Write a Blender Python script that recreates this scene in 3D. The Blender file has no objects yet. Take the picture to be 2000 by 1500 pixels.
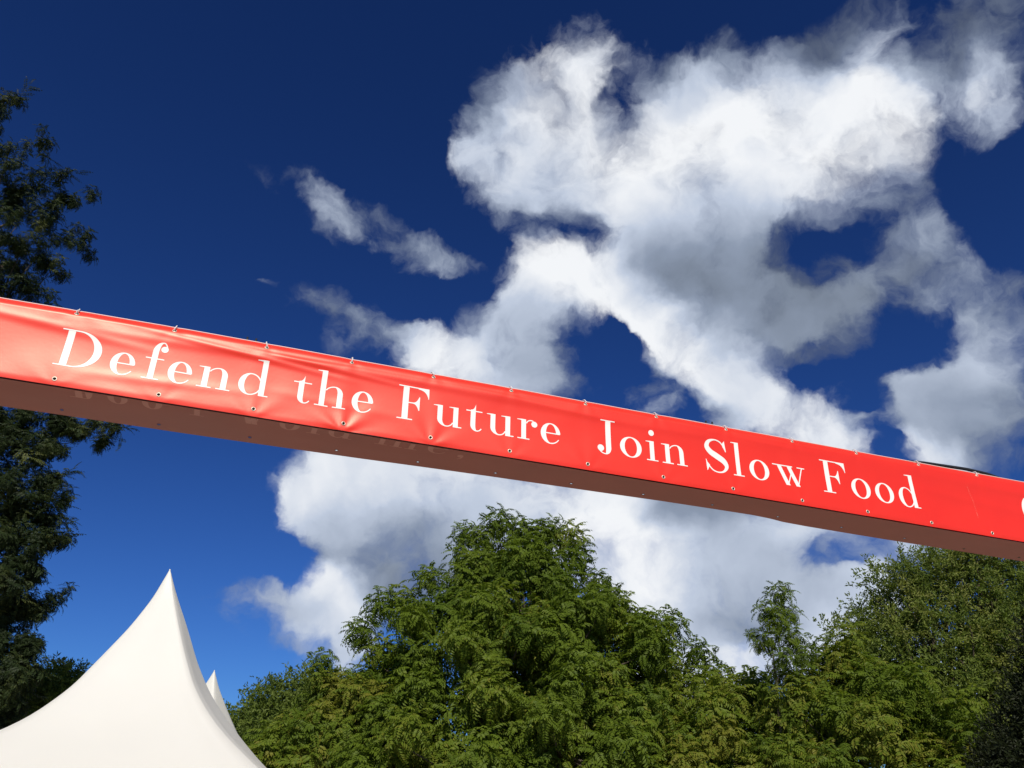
import bpy, bmesh, math, random
import numpy as np
from mathutils import Vector, Matrix

scene = bpy.context.scene
C = scene.collection
R = math.radians

# ------------------------------------------------------------------ camera
# A phone held at eye height, tipped up about 28 degrees, with a touch of roll.
FPX, PW, PH, EYE = 1618.0, 2000.0, 1500.0, 1.6
zc = np.array([1060 - 1000, 2270 + 750, -FPX]); zc /= np.linalg.norm(zc)      # world up seen by the camera
fw = np.array([0, 0, -1.0]); fh = fw - zc * fw.dot(zc); fh /= np.linalg.norm(fh)
rt = np.cross(fh, zc)
CW = np.stack([rt, fh, zc])                                                    # camera axes -> world axes
cam_d = bpy.data.cameras.new('camera')
cam_d.sensor_width = 36.0
cam_d.lens = FPX * 36.0 / PW
cam_d.clip_start, cam_d.clip_end = 0.1, 5000.0
cam = bpy.data.objects.new('camera', cam_d)
C.objects.link(cam)
mw = Matrix([list(CW[0]) + [0], list(CW[1]) + [0], list(CW[2]) + [EYE], [0, 0, 0, 1]])
cam.matrix_world = mw
scene.camera = cam


def ray(px, py):
    d = np.array([px - PW / 2, -(py - PH / 2), -FPX]); d /= np.linalg.norm(d)
    return CW @ d


def at(px, py, dist):
    """a point seen at a pixel, at that horizontal distance from the camera"""
    d = ray(px, py)
    p = d * (dist / math.hypot(d[0], d[1]))
    p[2] += EYE
    return p


# ------------------------------------------------------------------ light
SUN_AZ, SUN_EL = R(174.0), R(41.0)      # azimuth clockwise from +Y (the view): behind the camera
sd = Vector((math.sin(SUN_AZ) * math.cos(SUN_EL), math.cos(SUN_AZ) * math.cos(SUN_EL), math.sin(SUN_EL)))
sun_l = bpy.data.lights.new('sun', 'SUN')
sun_l.energy = 5.0
sun_l.angle = R(0.5)
sun_l.color = (1.0, 0.925, 0.80)
sun = bpy.data.objects.new('sun', sun_l)
sun.rotation_euler = sd.to_track_quat('Z', 'Y').to_euler()
sun.location = sd * 50
C.objects.link(sun)

vs = scene.view_settings
scene.display_settings.display_device = 'sRGB'
vs.view_transform = 'Standard'
vs.look = 'None'
vs.exposure = 0.0
vs.gamma = 1.0
vs.use_curve_mapping = False
scene.cycles.max_bounces = 8
scene.cycles.transparent_max_bounces = 8
scene.cycles.sample_clamp_indirect = 4.0

world = bpy.data.worlds.new('World')
scene.world = world
world.use_nodes = True
nt = world.node_tree
for n in list(nt.nodes):
    nt.nodes.remove(n)
STRENGTH = 0.1


class NG:
    """small helper that strings shader nodes together"""
    def __init__(s, tree):
        s.t = tree

    def new(s, kind, **kw):
        n = s.t.nodes.new(kind)
        for k, v in kw.items():
            setattr(n, k, v)
        return n

    def put(s, sock, val):
        if isinstance(val, bpy.types.NodeSocket):
            s.t.links.new(val, sock)
        else:
            sock.default_value = val

    def math(s, op, a, b=0.0, c=0.0, clamp=False):
        n = s.new('ShaderNodeMath', operation=op, use_clamp=clamp)
        s.put(n.inputs[0], a); s.put(n.inputs[1], b); s.put(n.inputs[2], c)
        return n.outputs[0]

    def vmath(s, op, a, b=(0, 0, 0), scale=None):
        n = s.new('ShaderNodeVectorMath', operation=op)
        s.put(n.inputs[0], a); s.put(n.inputs[1], b)
        if scale is not None:
            s.put(n.inputs['Scale'], scale)
        return n.outputs['Value'] if op in ('DOT_PRODUCT', 'LENGTH', 'DISTANCE') else n.outputs['Vector']

    def noise(s, vec, scale, detail=6.0, rough=0.55, lac=2.0, dist=0.0):
        n = s.new('ShaderNodeTexNoise')
        s.put(n.inputs['Vector'], vec)
        n.inputs['Scale'].default_value = scale
        n.inputs['Detail'].default_value = detail
        n.inputs['Roughness'].default_value = rough
        n.inputs['Lacunarity'].default_value = lac
        n.inputs['Distortion'].default_value = dist
        return n

    def smooth(s, v, lo, hi, a=0.0, b=1.0):
        n = s.new('ShaderNodeMapRange', interpolation_type='SMOOTHSTEP', clamp=True)
        s.put(n.inputs[0], v)
        n.inputs[1].default_value, n.inputs[2].default_value = lo, hi
        n.inputs[3].default_value, n.inputs[4].default_value = a, b
        return n.outputs[0]

    def mix(s, f, a, b, blend='MIX'):
        n = s.new('ShaderNodeMix', data_type='RGBA', blend_type=blend)
        s.put(n.inputs['Factor'], f); s.put(n.inputs['A'], a); s.put(n.inputs['B'], b)
        return n.outputs['Result']


# clouds: centre and radii of each puff as seen in the sky, tilt, thickness, brightness of its lit or shaded side
PUFFS = [
    # upper cloud: round head on the left
    (1110, 170, 120, 95, 0, 1.0, .95), (1060, 220, 90, 70, -30, .8, .93), (1160, 150, 70, 60, 0, .6, .85), (1090, 280, 120, 90, 0, 1.0, .86), (1020, 340, 105, 80, 20, 1.0, .82),
    (1080, 380, 110, 65, 0, .8, .66), (1030, 425, 60, 38, 30, .5, .55), (950, 240, 45, 80, 0, .34, .5), (1000, 170, 50, 40, -40, .3, .52), (1120, 425, 60, 40, 0, .4, .6),
    # upper cloud: main body
    (1300, 290, 150, 95, -15, 1.1, 1.0), (1420, 270, 170, 110, 0, 1.2, 1.0), (1270, 360, 130, 90, 0, 1.0, .92), (1540, 270, 170, 105, 0, 1.2, .98),
    (1680, 240, 120, 75, -35, 1.0, .95), (1735, 215, 60, 55, -40, .8, .95), (1600, 340, 150, 80, -20, 1.0, .9), (1430, 370, 180, 80, 0, 1.0, .9),
    (1330, 195, 110, 45, -30, .44, .52), (1440, 140, 105, 52, -20, .54, .54), (1530, 165, 60, 60, 0, .6, .85), (1620, 140, 80, 50, -30, .4, .52),
    (1290, 150, 50, 45, 0, .35, .5), (1410, 90, 40, 40, 0, .25, .5),
    (1640, 65, 120, 45, -35, .42, .48), (1730, 68, 75, 38, -35, .62, .9), (1840, 40, 150, 80, 0, .54, .44), (1960, 50, 100, 110, 0, .6, .46), (1780, 150, 60, 40, -30, .4, .46),
    (1850, 130, 90, 60, -30, .4, .46), (1930, 165, 70, 75, 0, .9, .88), (1900, 205, 90, 55, 0, .55, .75), (1930, 240, 55, 45, 0, .45, .7), (1790, 110, 70, 50, 0, .3, .5),
    # upper cloud: its grey underside
    (1310, 450, 130, 90, 0, 1.0, .62), (1400, 440, 150, 85, 0, 1.0, .6), (1330, 530, 110, 80, 0, 1.0, .42), (1440, 520, 140, 95, 0, 1.1, .36),
    (1420, 600, 120, 65, 10, 1.0, .42), (1540, 600, 140, 75, 0, 1.0, .4), (1580, 640, 90, 45, 10, .8, .42), (1660, 580, 130, 65, -20, .9, .46),
    (1750, 530, 100, 70, -30, .9, .52), (1800, 470, 60, 75, -20, .7, .62), (1780, 420, 30, 40, 0, .35, .55), (1500, 430, 100, 50, 0, .5, .55), (1720, 395, 90, 28, -15, .4, .55), (1800, 440, 45, 55, 0, .5, .6), (1680, 480, 60, 40, 10, .45, .5), (1700, 440, 60, 34, 0, .3, .5),
    (1850, 560, 90, 44, 0, .62, .62), (1910, 560, 76, 42, -20, .5, .62), (1870, 490, 44, 28, 40, .6, .68), (1895, 520, 30, 24, 0, .4, .66), (1840, 470, 30, 24, 0, .4, .6), (1840, 430, 24, 30, 0, .3, .6), (1945, 620, 50, 70, 0, .6, .62),
    (1940, 690, 90, 64, -35, .8, .72), (1870, 735, 115, 60, -30, .9, .62), (1800, 785, 95, 48, 10, .9, .6), (1900, 810, 105, 65, 20, .9, .52), (1980, 640, 60, 60, 0, .6, .62),
    (1960, 760, 70, 60, 0, .6, .6), (1930, 870, 90, 60, 0, .5, .55), (1830, 890, 60, 38, 0, .8, .85), (1690, 740, 45, 25, 30, .32, .55), (1800, 335, 45, 18, -10, .2, .5),
    (1700, 830, 44, 28, 0, .4, .6), (1680, 770, 40, 40, 0, .3, .55), (1985, 540, 40, 40, 0, .4, .6),
    # second cloud: white arch
    (1130, 530, 90, 62, -10, 1.1, 1.0), (1060, 540, 65, 50, 0, 1.0, .98), (1190, 560, 70, 60, 20, 1.0, .95), (1250, 610, 70, 48, 35, 1.0, .95),
    (1310, 650, 75, 42, 40, 1.0, .97), (1370, 700, 75, 42, 40, 1.0, .95), (1410, 740, 55, 35, 30, .8, .88), (1400, 660, 90, 50, 40, .7, .72),
    (1040, 620, 85, 65, 0, .9, .7), (1060, 690, 75, 80, 0, .9, .56), (980, 660, 65, 50, -20, .8, .72), (910, 690, 70, 45, 0, .9, .9),
    (835, 690, 55, 50, 0, .9, .92), (900, 730, 120, 40, 10, .9, .95), (1010, 740, 80, 50, 0, .8, .62), (1090, 590, 80, 40, 0, .8, .9), (830, 650, 28, 28, 0, .45, .8),
    (1460, 700, 70, 55, 40, .8, .78), (1480, 770, 75, 60, 40, .9, .88), (1560, 800, 85, 52, 10, .95, .88), (1580, 850, 100, 50, 10, 1.0, .95), (1630, 840, 50, 50, 0, .7, .85),
    (1430, 800, 50, 30, 0, .4, .6), (1270, 788, 44, 36, 0, .8, .7), (1185, 778, 34, 32, 0, .6, .66), (1320, 785, 30, 38, 0, .45, .64), (1240, 745, 40, 30, 0, .3, .5), (1290, 720, 50, 34, 30, .4, .62), (1420, 850, 50, 30, 0, .65, .66), (1220, 700, 90, 40, 20, .2, .5), (1380, 780, 40, 24, 30, .35, .6),
    # thin wisps on the left
    (700, 430, 165, 34, 23, .36, .6), (715, 418, 50, 34, 20, .42, .6),
    (580, 378, 75, 30, 25, .36, .6), (670, 420, 110, 40, 25, .42, .62), (745, 390, 30, 64, -10, .40, .6), (760, 460, 95, 40, 25, .42, .61), (840, 486, 70, 34, 10, .5, .58), (915, 505, 60, 22, 10, .30, .52), (640, 445, 50, 26, 25, .38, .6),
    (500, 545, 46, 20, 20, .28, .55), (560, 590, 46, 28, 40, .36, .62), (640, 600, 60, 24, 40, .32, .55), (690, 620, 70, 42, 20, .40, .56), (755, 640, 66, 40, 30, .40, .56), (660, 680, 32, 26, 0, .45, .72),
    # below the banner: left cloud
    (640, 920, 70, 60, -30, 1.0, .9), (585, 975, 50, 48, -40, .9, .85), (660, 980, 75, 55, 0, .9, .66), (740, 930, 120, 60, 0, 1.1, .85), (690, 1030, 60, 60, 0, .8, .72),
    (860, 960, 150, 80, 0, 1.1, .78), (760, 1040, 120, 75, 0, 1.1, .52), (840, 1060, 130, 80, 0, 1.1, .48), (740, 1110, 90, 65, 20, 1.0, .44), (1000, 980, 130, 80, 0, 1.1, .82),
    (930, 1080, 130, 100, 0, 1.1, .56), (610, 1010, 40, 22, 20, .35, .6), (800, 1150, 110, 70, 0, 1.0, .48),
    (650, 1150, 48, 48, 0, 1.0, .97), (690, 1190, 50, 55, 30, .9, .92), (610, 1190, 62, 42, -20, .8, .7), (545, 1205, 70, 42, 10, .7, .66), (480, 1180, 55, 40, 0, .5, .58), (425, 1160, 42, 34, -10, .32, .5), (640, 1235, 80, 38, 10, .75, .8), (690, 1260, 50, 60, 0, .6, .7),
    (500, 1230, 60, 25, 10, .4, .6), (165, 1285, 48, 22, -10, .4, .62),
    # below the banner: right cloud
    (1150, 970, 110, 60, 0, 1.1, .94), (1210, 1060, 120, 95, 0, 1.2, .98), (1290, 1130, 100, 80, 0, 1.1, .96), (1180, 1140, 120, 70, 0, 1.0, .9), (1350, 990, 110, 52, 0, 1.0, .30),
    (1300, 1020, 60, 30, 20, .7, .36), (1430, 1040, 120, 70, 0, 1.1, .66), (1390, 1120, 90, 70, 0, 1.1, .58), (1480, 1110, 130, 80, 0, 1.1, .62), (1440, 1200, 110, 70, 0, 1.1, .58),
    (1330, 1230, 90, 70, 0, 1.0, .68), (1440, 1275, 85, 36, 0, 1.1, .96), (1570, 1040, 130, 45, 10, 1.0, .78), (1560, 1160, 110, 75, 0, 1.0, .64), (1620, 1220, 90, 55, -20, 1.0, .8),
    (1690, 1150, 80, 55, -40, .9, .82), (1720, 1060, 130, 42, 8, .75, .78), (1840, 1090, 120, 60, 0, .55, .68), (1640, 1180, 70, 60, 0, .9, .7), (1950, 1110, 90, 60, 0, .4, .7), (1580, 1270, 80, 40, 0, .9, .85), (1700, 1250, 100, 60, 0, .9, .7),
    (980, 1330, 330, 90, 0, .8, .7), (1500, 1370, 300, 70, 0, .8, .8), (1250, 1400, 200, 60, 0, .6, .8), (1850, 1330, 160, 90, 0, .6, .75),
    # holes of blue
    (1215, 215, 28, 46, 15, -3.2, 0), (1790, 170, 45, 30, -30, -.4, 0), (1270, 130, 45, 40, 0, -.5, 0), (1572, 492, 80, 62, 0, -3.1, 0), (1735, 675, 120, 40, -8, -1.1, 0), (1600, 735, 90, 34, 20, -1.2, 0), (1690, 800, 60, 40, 0, -.7, 0), (1645, 1088, 56, 34, -20, -3.0, 0), (1695, 1055, 26, 17, 0, -1.5, 0), (1190, 690, 80, 62, 20, -1.7, 0), (1250, 735, 50, 34, 30, -.7, 0), (1120, 455, 85, 30, 8, -1.7, 0), (1480, 660, 60, 22, 40, -.5, 0),
]

g = NG(nt)
tc = g.new('ShaderNodeTexCoord')
D0 = tc.outputs['Generated']
w1 = g.noise(D0, 9.0, 5.0, 0.55)
w1v = g.vmath('SCALE', g.vmath('SUBTRACT', w1.outputs['Color'], (.5, .5, .5)), scale=0.085)
w2 = g.noise(g.vmath('ADD', D0, w1v), 24.0, 5.0, 0.55)
w2v = g.vmath('SCALE', g.vmath('SUBTRACT', w2.outputs['Color'], (.5, .5, .5)), scale=0.030)
DW = g.vmath('ADD', g.vmath('ADD', D0, w1v), w2v)
den = bri = pos = neg = None
for (px, py, rx, ry, rot, amp, b) in PUFFS:
    b -= .09 * max(0, 1 - abs(b - .5) / .25)
    c = ray(px, py)
    ca, sa = math.cos(R(rot)), math.sin(R(rot))
    K = 1.85
    ax = ray(px + K * rx * ca, py + K * rx * sa) - c
    ay = ray(px - K * ry * sa, py + K * ry * ca) - c
    lx, ly = np.linalg.norm(ax), np.linalg.norm(ay)
    ex = Vector(ax).normalized()
    ez = Vector(c)
    ex = (ex - ez * ex.dot(ez)).normalized()
    ey = ez.cross(ex)
    m = Matrix((ex, ey, ez)).transposed()
    mp = g.new('ShaderNodeMapping', vector_type='TEXTURE')
    g.put(mp.inputs['Vector'], DW)
    mp.inputs['Location'].default_value = c
    mp.inputs['Rotation'].default_value = m.to_euler('XYZ')
    mp.inputs['Scale'].default_value = (lx, ly, 0.8)
    gr = g.new('ShaderNodeTexGradient', gradient_type='SPHERICAL')
    g.put(gr.inputs[0], mp.outputs[0])
    v = gr.outputs['Fac']
    if amp > 0:
        # a puff lying in front takes over the brightness where it is thickest
        den = g.math('MULTIPLY_ADD', v, amp, den if den is not None else 0.0)
        sq = g.math('MULTIPLY', v, v)
        pos = g.math('MULTIPLY_ADD', sq, amp, pos if pos is not None else 1e-4)
        bri = g.math('MULTIPLY_ADD', sq, amp * b, bri if bri is not None else 6e-5)
    else:
        neg = g.math('MULTIPLY_ADD', v, amp, neg if neg is not None else 0.0)
# more of the same broken cloud beyond the part of the sky that the photograph shows
axis = CW @ np.array([0, 0, -1.0])
ang = g.vmath('DOT_PRODUCT', D0, tuple(axis))
far = g.smooth(ang, math.cos(R(42)), math.cos(R(58)))
gen = g.noise(D0, 3.2, 6.0, 0.55)
genv = g.math('MULTIPLY', g.smooth(gen.outputs['Fac'], .48, .72), far)
den = g.math('MULTIPLY_ADD', genv, 1.2, den)
pos = g.math('MULTIPLY_ADD', genv, .6, pos)
bri = g.math('MULTIPLY_ADD', genv, .45, bri)

NV = g.vmath('ADD', D0, w1v)
UP = (0.0, -0.010, 0.028)
ne = g.noise(DW, 8.0, 9.0, 0.56)
n1 = g.noise(NV, 10.0, 3.5, 0.5)
n2 = g.noise(g.vmath('ADD', NV, UP), 10.0, 3.5, 0.5)
gate = g.math('MULTIPLY', den, 2.2, clamp=True)
nn = g.math('MULTIPLY', g.math('SUBTRACT', ne.outputs['Fac'], 0.5), gate)
def squash(x):
    # overlapping puffs do not keep getting thicker
    return g.math('MULTIPLY', g.math('SUBTRACT', 1.0, g.math('EXPONENT', g.math('MULTIPLY', x, -1.1))), 1.3)


denv = squash(g.math('MULTIPLY_ADD', neg, 0.42, den))
den = squash(g.math('ADD', den, neg))
rho = g.math('MULTIPLY_ADD', nn, 2.8, den)
core = g.smooth(rho, 0.63, 1.28)
# a thin torn veil round every puff
nv2 = g.noise(DW, 14.0, 8.0, 0.58)
rho2 = g.math('MULTIPLY_ADD', g.math('MULTIPLY', g.math('SUBTRACT', nv2.outputs['Fac'], 0.5), gate), 3.0, denv)
veil = g.smooth(rho2, 0.34, 1.4, 0.0, 0.70)
alpha = g.math('SUBTRACT', 1.0, g.math('MULTIPLY', g.math('SUBTRACT', 1.0, core), g.math('SUBTRACT', 1.0, veil)))
B = g.math('DIVIDE', bri, pos)
rel = g.math('SUBTRACT', n1.outputs['Fac'], n2.outputs['Fac'])
B = g.math('MULTIPLY_ADD', rel, 0.36, B)
B = g.math('MULTIPLY_ADD', g.math('SUBTRACT', ne.outputs['Fac'], .5), 0.16, B)
# thin cloud lets the blue through and looks greyer
thin = g.smooth(rho, 0.35, 1.35, -0.13, 0.05)
B = g.math('ADD', B, thin, clamp=True)
cr = g.new('ShaderNodeValToRGB')
g.put(cr.inputs[0], B)
els = cr.color_ramp.elements
els[0].position, els[0].color = 0.25, (.135, .165, .215, 1)
els[1].position, els[1].color = 1.0, (.90, .92, .95, 1)
e = els.new(.5); e.color = (.27, .325, .43, 1)
e = els.new(.75); e.color = (.53, .60, .73, 1)
cloud = g.vmath('SCALE', cr.outputs['Color'], scale=1.0 / STRENGTH)

sky = g.new('ShaderNodeTexSky', sky_type='NISHITA')
sky.sun_disc = False
sky.sun_elevation = SUN_EL
sky.sun_rotation = SUN_AZ
sky.air_density, sky.dust_density, sky.ozone_density = 1.0, 0.3, 2.0
# the deep polarised blue of the picture: more contrast between zenith and horizon, less green and red
gm = g.new('ShaderNodeGamma')
g.put(gm.inputs['Color'], g.vmath('SCALE', sky.outputs[0], scale=STRENGTH))
gm.inputs['Gamma'].default_value = 1.42
blue = g.vmath('MULTIPLY', gm.outputs[0], tuple(k / STRENGTH for k in (0.27, 0.50, 0.935)))
col = g.mix(alpha, blue, cloud)
bg = g.new('ShaderNodeBackground')
g.put(bg.inputs['Color'], col)
bg.inputs['Strength'].default_value = STRENGTH
out = g.new('ShaderNodeOutputWorld')
nt.links.new(bg.outputs[0], out.inputs['Surface'])
world.cycles.sampling_method = 'MANUAL'
world.cycles.sample_map_resolution = 512

# ------------------------------------------------------------------ object helpers
def tag(o, label=None, cat=None, group=None, kind=None):
    if label: o['label'] = label
    if cat: o['category'] = cat
    if group: o['group'] = group
    if kind: o['kind'] = kind
    return o


def empty(name, loc):
    o = bpy.data.objects.new(name, None)
    o.location = loc
    o.empty_display_size = 0.3
    C.objects.link(o)
    return o


def mesh_obj(name, verts, faces, mats, parent=None, mat_idx=None, smooth=True, col=None, loc=None):
    """one mesh object from arrays; every face has the same number of corners, or faces is a list"""
    me = bpy.data.meshes.new(name)
    verts = np.asarray(verts, dtype=np.float32)
    if isinstance(faces, np.ndarray):
        nf, k = faces.shape
        me.vertices.add(len(verts)); me.vertices.foreach_set('co', verts.ravel())
        me.loops.add(nf * k); me.loops.foreach_set('vertex_index', faces.astype(np.int32).ravel())
        me.polygons.add(nf)
        me.polygons.foreach_set('loop_start', np.arange(0, nf * k, k, dtype=np.int32))
        me.update(calc_edges=True)
    else:
        me.from_pydata(verts.tolist(), [], [tuple(f) for f in faces])
        me.update()
    for m in (mats if isinstance(mats, (list, tuple)) else [mats]):
        me.materials.append(m)
    if mat_idx is not None:
        me.polygons.foreach_set('material_index', np.asarray(mat_idx, dtype=np.int32))
    me.polygons.foreach_set('use_smooth', np.full(len(me.polygons), smooth))
    if col is not None:
        a = me.attributes.new('tint', 'FLOAT', 'POINT')
        a.data.foreach_set('value', np.asarray(col, dtype=np.float32))
    me.update()
    o = bpy.data.objects.new(name, me)
    C.objects.link(o)
    if parent is not None:
        o.parent = parent
        o.matrix_parent_inverse = Matrix.Identity(4)
        # geometry is written in world space: undo the parents' offset
        off = Vector((0, 0, 0)); p = parent
        while p is not None:
            off += Vector(p.location); p = p.parent
        o.location = -off
    if loc is not None:
        o.location = loc
    return o


class Geo:
    """collects tubes, boxes and strips into one mesh"""
    def __init__(s):
        s.v, s.f, s.m = [], [], []

    def add(s, verts, faces, m=0):
        k = len(s.v)
        s.v += [tuple(map(float, p)) for p in verts]
        s.f += [tuple(i + k for i in f) for f in faces]
        s.m += [m] * len(faces)

    def tube(s, pts, rad, n=8, m=0, closed=False, caps=True):
        pts = [Vector(p) for p in pts]
        if not hasattr(rad, '__len__'):
            rad = [rad] * len(pts)
        vs_, fs = [], []
        nx = None
        L = len(pts)
        for i, p in enumerate(pts):
            if closed:
                t = pts[(i + 1) % L] - pts[i - 1]
            else:
                t = pts[min(i + 1, L - 1)] - pts[max(i - 1, 0)]
            t.normalize()
            if nx is None:
                nx = t.orthogonal().normalized()
            nx = (nx - t * nx.dot(t)).normalized()
            ny = t.cross(nx)
            for k in range(n):
                a = 2 * math.pi * k / n
                vs_.append(p + (nx * math.cos(a) + ny * math.sin(a)) * rad[i])
        for i in range(L if closed else L - 1):
            j = (i + 1) % L
            for k in range(n):
                fs.append((i * n + k, i * n + (k + 1) % n, j * n + (k + 1) % n, j * n + k))
        if caps and not closed:
            fs.append(tuple(range(n - 1, -1, -1)))
            fs.append(tuple((L - 1) * n + k for k in range(n)))
        s.add(vs_, fs, m)

    def box(s, c, ax, ay, az, m=0):
        c, ax, ay, az = map(Vector, (c, ax, ay, az))
        vs_ = [c + ax * i + ay * j + az * k for k in (-1, 1) for j in (-1, 1) for i in (-1, 1)]
        s.add(vs_, [(0, 2, 3, 1), (4, 5, 7, 6), (0, 1, 5, 4), (2, 6, 7, 3), (0, 4, 6, 2), (1, 3, 7, 5)], m)

    def build(s, name, mats, parent=None, smooth=True):
        return mesh_obj(name, s.v, s.f, mats, parent, s.m, smooth)


def material(name, base, rough=0.6, spec=0.5, metal=0.0):
    m = bpy.data.materials.new(name)
    m.use_nodes = True
    t = m.node_tree
    b = t.nodes['Principled BSDF']
    b.inputs['Base Color'].default_value = (*base, 1)
    b.inputs['Roughness'].default_value = rough
    b.inputs['Specular IOR Level'].default_value = spec
    b.inputs['Metallic'].default_value = metal
    return m, NG(t), b


def bump(g_, b, height, strength, dist):
    n = g_.new('ShaderNodeBump')
    g_.put(n.inputs['Height'], height)
    n.inputs['Strength'].default_value = strength
    n.inputs['Distance'].default_value = dist
    g_.t.links.new(n.outputs[0], b.inputs['Normal'])


# ------------------------------------------------------------------ materials
def vinyl(name, base, rough, spec, dirt):
    m, g_, b = material(name, base, rough, spec)
    tc_ = g_.new('ShaderNodeTexCoord')
    n_ = g_.noise(tc_.outputs['Object'], 3.0, 6.0, 0.6)
    f_ = g_.noise(tc_.outputs['Object'], 60.0, 4.0, 0.6)
    v = g_.math('MULTIPLY_ADD', g_.math('SUBTRACT', n_.outputs['Fac'], .5), dirt, 1.0)
    g_.put(b.inputs['Base Color'], g_.vmath('SCALE', base, scale=v))
    g_.put(b.inputs['Roughness'], g_.math('MULTIPLY_ADD', g_.math('SUBTRACT', n_.outputs['Fac'], .5), 0.12, rough))
    w_ = g_.new('ShaderNodeTexNoise'); g_.put(w_.inputs['Vector'], tc_.outputs['Object'])
    w_.inputs['Scale'].default_value = 320.0; w_.inputs['Detail'].default_value = 1.0
    h = g_.math('MULTIPLY_ADD', w_.outputs['Fac'], .25, f_.outputs['Fac'])
    bump(g_, b, h, 0.12, 0.002)
    return m


M_RED = vinyl('red_vinyl', (0.76, 0.020, 0.006), 0.43, 0.85, 0.14)
M_RED.node_tree.nodes['Principled BSDF'].inputs['Specular Tint'].default_value = (1.0, 0.84, 0.70, 1)
M_UNDER_SHADE = vinyl('shade_toned_vinyl', (0.34, 0.118, 0.090), 0.55, 0.3, 0.30)  # red vinyl browned: underside shade and sky sheen put into its colour
M_GHOST = vinyl('print_showing_through', (0.50, 0.225, 0.18), 0.55, 0.3, 0.10)
M_PRINT = vinyl('white_print', (0.80, 0.79, 0.745), 0.46, 0.4, 0.05)
M_SCUFF = vinyl('scuffed_vinyl', (0.80, 0.16, 0.12), 0.6, 0.3, 0.3)
M_HEM = vinyl('hem_thread', (0.80, 0.55, 0.50), 0.5, 0.4, 0.1)
M_METAL, _, _ = material('eyelet_metal', (0.72, 0.62, 0.50), 0.42, 0.5, 0.6)
M_DULL, _, _ = material('brown_eyelet', (0.16, 0.11, 0.09), 0.5, 0.4, 0.4)  # darker, browner metal for the underside rings
M_HOLE_SHADE, _, _ = material('hole_shade_disc', (0.015, 0.010, 0.008), 0.9, 0.1)  # near-black disc painted for the shade inside the front eyelets
M_TIE, _, _ = material('white_nylon', (0.80, 0.79, 0.76), 0.4, 0.5)
M_ALU, _, _ = material('aluminium_tube', (0.60, 0.61, 0.63), 0.35, 0.5, 1.0)
M_BLACK, _, _ = material('black_rubber', (0.015, 0.015, 0.017), 0.5, 0.4)

mt, g_, b = material('white_tent_pvc', (0.86, 0.86, 0.815), 0.42, 0.35)
tc_ = g_.new('ShaderNodeTexCoord')
n_ = g_.noise(tc_.outputs['Object'], 0.9, 5.0, 0.6)
v = g_.math('MULTIPLY_ADD', g_.math('SUBTRACT', n_.outputs['Fac'], .5), 0.07, 1.0)
g_.put(b.inputs['Base Color'], g_.vmath('SCALE', (0.86, 0.86, 0.815), scale=v))
tr = g_.new('ShaderNodeBsdfTranslucent'); tr.inputs['Color'].default_value = (0.85, 0.82, 0.72, 1)
mx = g_.new('ShaderNodeMixShader'); mx.inputs[0].default_value = 0.38
outm = [n for n in mt.node_tree.nodes if n.type == 'OUTPUT_MATERIAL'][0]
mt.node_tree.links.new(b.outputs[0], mx.inputs[1]); mt.node_tree.links.new(tr.outputs[0], mx.inputs[2])
mt.node_tree.links.new(mx.outputs[0], outm.inputs['Surface'])
M_TENT = mt


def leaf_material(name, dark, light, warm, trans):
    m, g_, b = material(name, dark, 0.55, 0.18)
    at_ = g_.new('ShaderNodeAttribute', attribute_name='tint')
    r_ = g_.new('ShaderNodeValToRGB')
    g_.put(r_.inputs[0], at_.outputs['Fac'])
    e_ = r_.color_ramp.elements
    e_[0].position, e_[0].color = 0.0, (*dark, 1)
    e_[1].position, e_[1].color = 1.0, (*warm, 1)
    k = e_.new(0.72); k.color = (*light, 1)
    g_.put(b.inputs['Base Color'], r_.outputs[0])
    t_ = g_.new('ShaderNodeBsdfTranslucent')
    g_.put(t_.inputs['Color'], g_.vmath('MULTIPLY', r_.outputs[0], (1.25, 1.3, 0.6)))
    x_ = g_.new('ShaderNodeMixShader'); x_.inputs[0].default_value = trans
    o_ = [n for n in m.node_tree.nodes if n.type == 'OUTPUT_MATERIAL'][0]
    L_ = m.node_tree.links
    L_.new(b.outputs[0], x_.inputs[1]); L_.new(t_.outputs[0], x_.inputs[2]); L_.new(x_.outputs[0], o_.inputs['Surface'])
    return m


M_ASH = leaf_material('pinnate_leaf', (0.058, 0.102, 0.010), (0.140, 0.196, 0.020), (0.205, 0.208, 0.032), 0.44)
M_WILLOW = leaf_material('grey_green_leaf', (0.080, 0.120, 0.021), (0.170, 0.220, 0.044), (0.235, 0.250, 0.070), 0.38)
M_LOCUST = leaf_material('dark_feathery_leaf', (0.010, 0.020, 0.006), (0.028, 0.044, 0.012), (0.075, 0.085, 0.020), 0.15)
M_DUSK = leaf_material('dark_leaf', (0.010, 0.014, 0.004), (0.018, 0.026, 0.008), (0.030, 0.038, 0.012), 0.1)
mb, g_, b = material('bark', (0.13, 0.10, 0.075), 0.9, 0.2)
tc_ = g_.new('ShaderNodeTexCoord')
bn = g_.noise(tc_.outputs['Object'], 9.0, 6.0, 0.65)
g_.put(b.inputs['Base Color'], g_.vmath('SCALE', (0.10, 0.08, 0.06), scale=g_.math('MULTIPLY_ADD', bn.outputs['Fac'], 1.2, 0.2)))
bump(g_, b, bn.outputs['Fac'], 0.6, 0.02)
M_BARK = mb

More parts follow.
